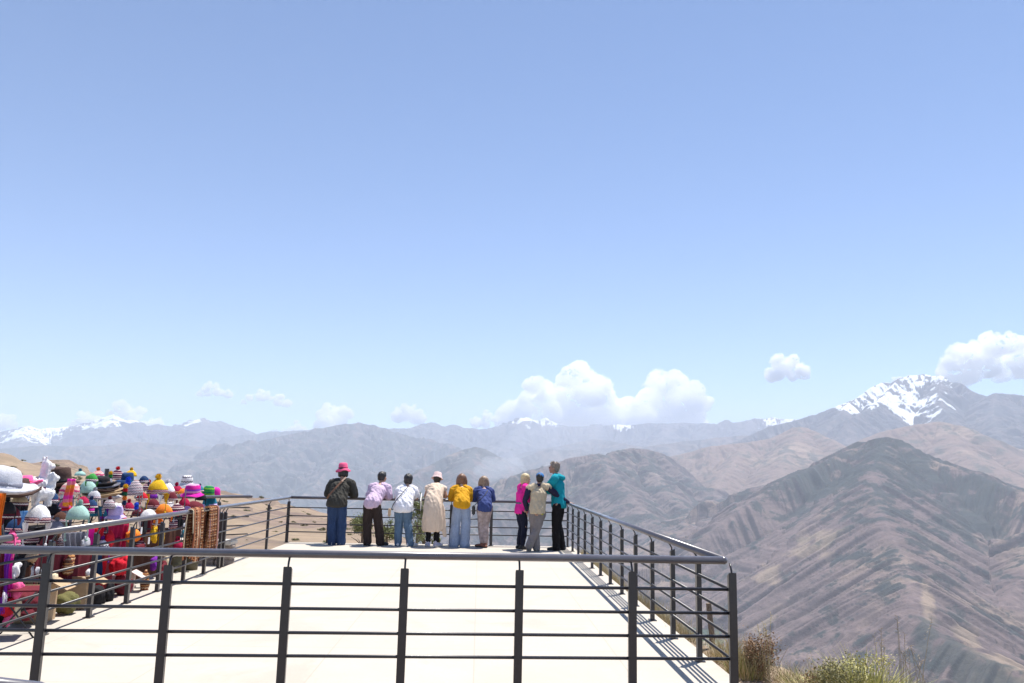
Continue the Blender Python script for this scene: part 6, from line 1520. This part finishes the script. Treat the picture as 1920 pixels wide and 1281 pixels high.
# long dark cloths hung along the racks
for i, (y0, y1, c, lab) in enumerate([(6.5, 8.5, 'black', 'long black cloth hung along the nearest rack down to the paving'), (8.6, 10.6, 'maroon', 'long dark maroon cloth hung along the middle rack'), (10.7, 12.7, 'dkbrown', 'long dark brown cloth hung along the far rack')]):
    q = Vector((-4.52, (y0 + y1) / 2, .58)); o = panel('cloth', 300, 1000, 1090, 40, XB, W[c], lab, 'cloth', 'long cloths along the racks', 120 + i, fold=.04, folds=9, w_m=y1 - y0)
    k = .62 / max(.05, (at_x(300, 1000, XB).z - at_x(300, 1090, XB).z)); o.location = q; o.scale = (1, 1, k); o.rotation_euler = (0, 0, math.pi / 2)
more = [(12, 955, 26, 'black', 'black knitted cap'), (30, 990, 30, 'navy', 'navy knitted cap'), (55, 1010, 26, 'crimson', 'crimson knitted cap'), (104, 990, 24, 'grey', 'grey knitted cap'), (122, 1015, 26, 'maroon', 'maroon knitted cap'), (170, 1005, 22, 'white', 'white knitted cap'), (192, 1022, 22, 'purple', 'purple knitted cap'),
        (208, 992, 22, 'crimson', 'crimson pointed cap'), (232, 1022, 22, 'yellow', 'yellow knitted cap'), (262, 1022, 20, 'red', 'red pointed cap'), (280, 1040, 20, 'blue', 'blue knitted cap'), (318, 1000, 20, 'white', 'white pointed cap'), (332, 1020, 20, 'crimson', 'small crimson cap'), (352, 985, 20, 'orange', 'small orange cap'), (366, 1000, 18, 'green', 'small green cap'),
        (20, 1015, 26, 'pink', 'pink knitted cap'), (80, 1040, 24, 'lilac', 'lilac knitted cap'), (150, 1045, 22, 'orange', 'orange pointed cap'), (205, 945, 20, 'maroon', 'maroon pointed cap'), (286, 945, 22, 'maroon', 'dark maroon pointed cap'), (318, 950, 20, 'grey', 'grey pointed cap'), (170, 945, 20, 'navy', 'navy pointed cap'), (345, 940, 18, 'crimson', 'little crimson cap'), (100, 958, 24, 'purple', 'purple pointed cap')]
for i, (px, py, w, c, lab) in enumerate(more):
    where = 'at the near end of the stalls' if px < 110 else ('in the middle of the stalls' if px < 240 else 'at the far end of the stalls')
    chullo(px, py + 8, w, (XA - .05, XB + .12, XB)[i % 3], (W[c], W[c], K_ANDES, W[c], K_ZIG, W[c], K_BLOCK)[i % 7] if i % 7 in (2, 4, 6) else W[c], K_ANDES if i % 2 else None, W[c] if i % 3 == 0 else None, lab + (' with a patterned band' if i % 2 else '') + (' and pompom' if i % 3 == 0 else '') + ' ' + where, True, i % 2 == 0)

extra = [(8, 940, 26, 'cream', 'cream cap hanging under the large grey hat'), (36, 948, 24, 'tan', 'tan cap under the brown felt hat'), (96, 942, 22, 'navy', 'navy cap left of the pink swirled hat'), (108, 935, 20, 'white', 'white cap under the dark brown hat'), (155, 948, 20, 'crimson', 'crimson cap under the mint hat'),
         (176, 936, 20, 'ltgrey', 'light grey cap under the hat stack'), (203, 938, 20, 'white', 'white cap just left of the rainbow strand'), (266, 938, 18, 'red', 'red cap right of the zigzag hat'), (270, 905, 16, 'navy', 'small navy cap behind the zigzag hat'), (284, 934, 18, 'purple', 'purple cap under the patterned hat with red pompom'),
         (322, 938, 18, 'maroon', 'maroon cap between the white and crimson hats'), (343, 930, 18, 'orange', 'orange cap left of the magenta swirled hat'), (376, 938, 18, 'black', 'black cap under the magenta swirled hat'), (374, 922, 14, 'teal', 'dark teal cap left of the green swirled hat'), (172, 903, 18, 'green', 'small lime green cap beside the teal pompom hat'),
         (96, 965, 24, 'black', 'black cap right of the white striped cap'), (20, 972, 26, 'maroon', 'maroon cap hanging above the handrail at the left'), (240, 958, 20, 'crimson', 'crimson cap right of the lilac hat'), (258, 968, 20, 'maroon', 'dark red cap left of the white banded cap'), (350, 965, 20, 'lilac', 'lilac cap right of the magenta striped cap'),
         (112, 980, 24, 'dkbrown', 'brown cap left of the mint green cap'), (230, 985, 20, 'red', 'red cap just behind the handrail'), (296, 985, 18, 'orange', 'orange cap just behind the handrail'), (170, 962, 18, 'magenta', 'magenta cap above the teal cap')]
for i, (px, py, w, c, lab) in enumerate(extra):
    chullo(px, py, w, (XB, XA - .1, XB + .15)[i % 3], W[c], (None, K_ANDES, K_ZIG)[i % 3], W[c] if i % 4 == 1 else None, lab, i % 2 == 0, False)
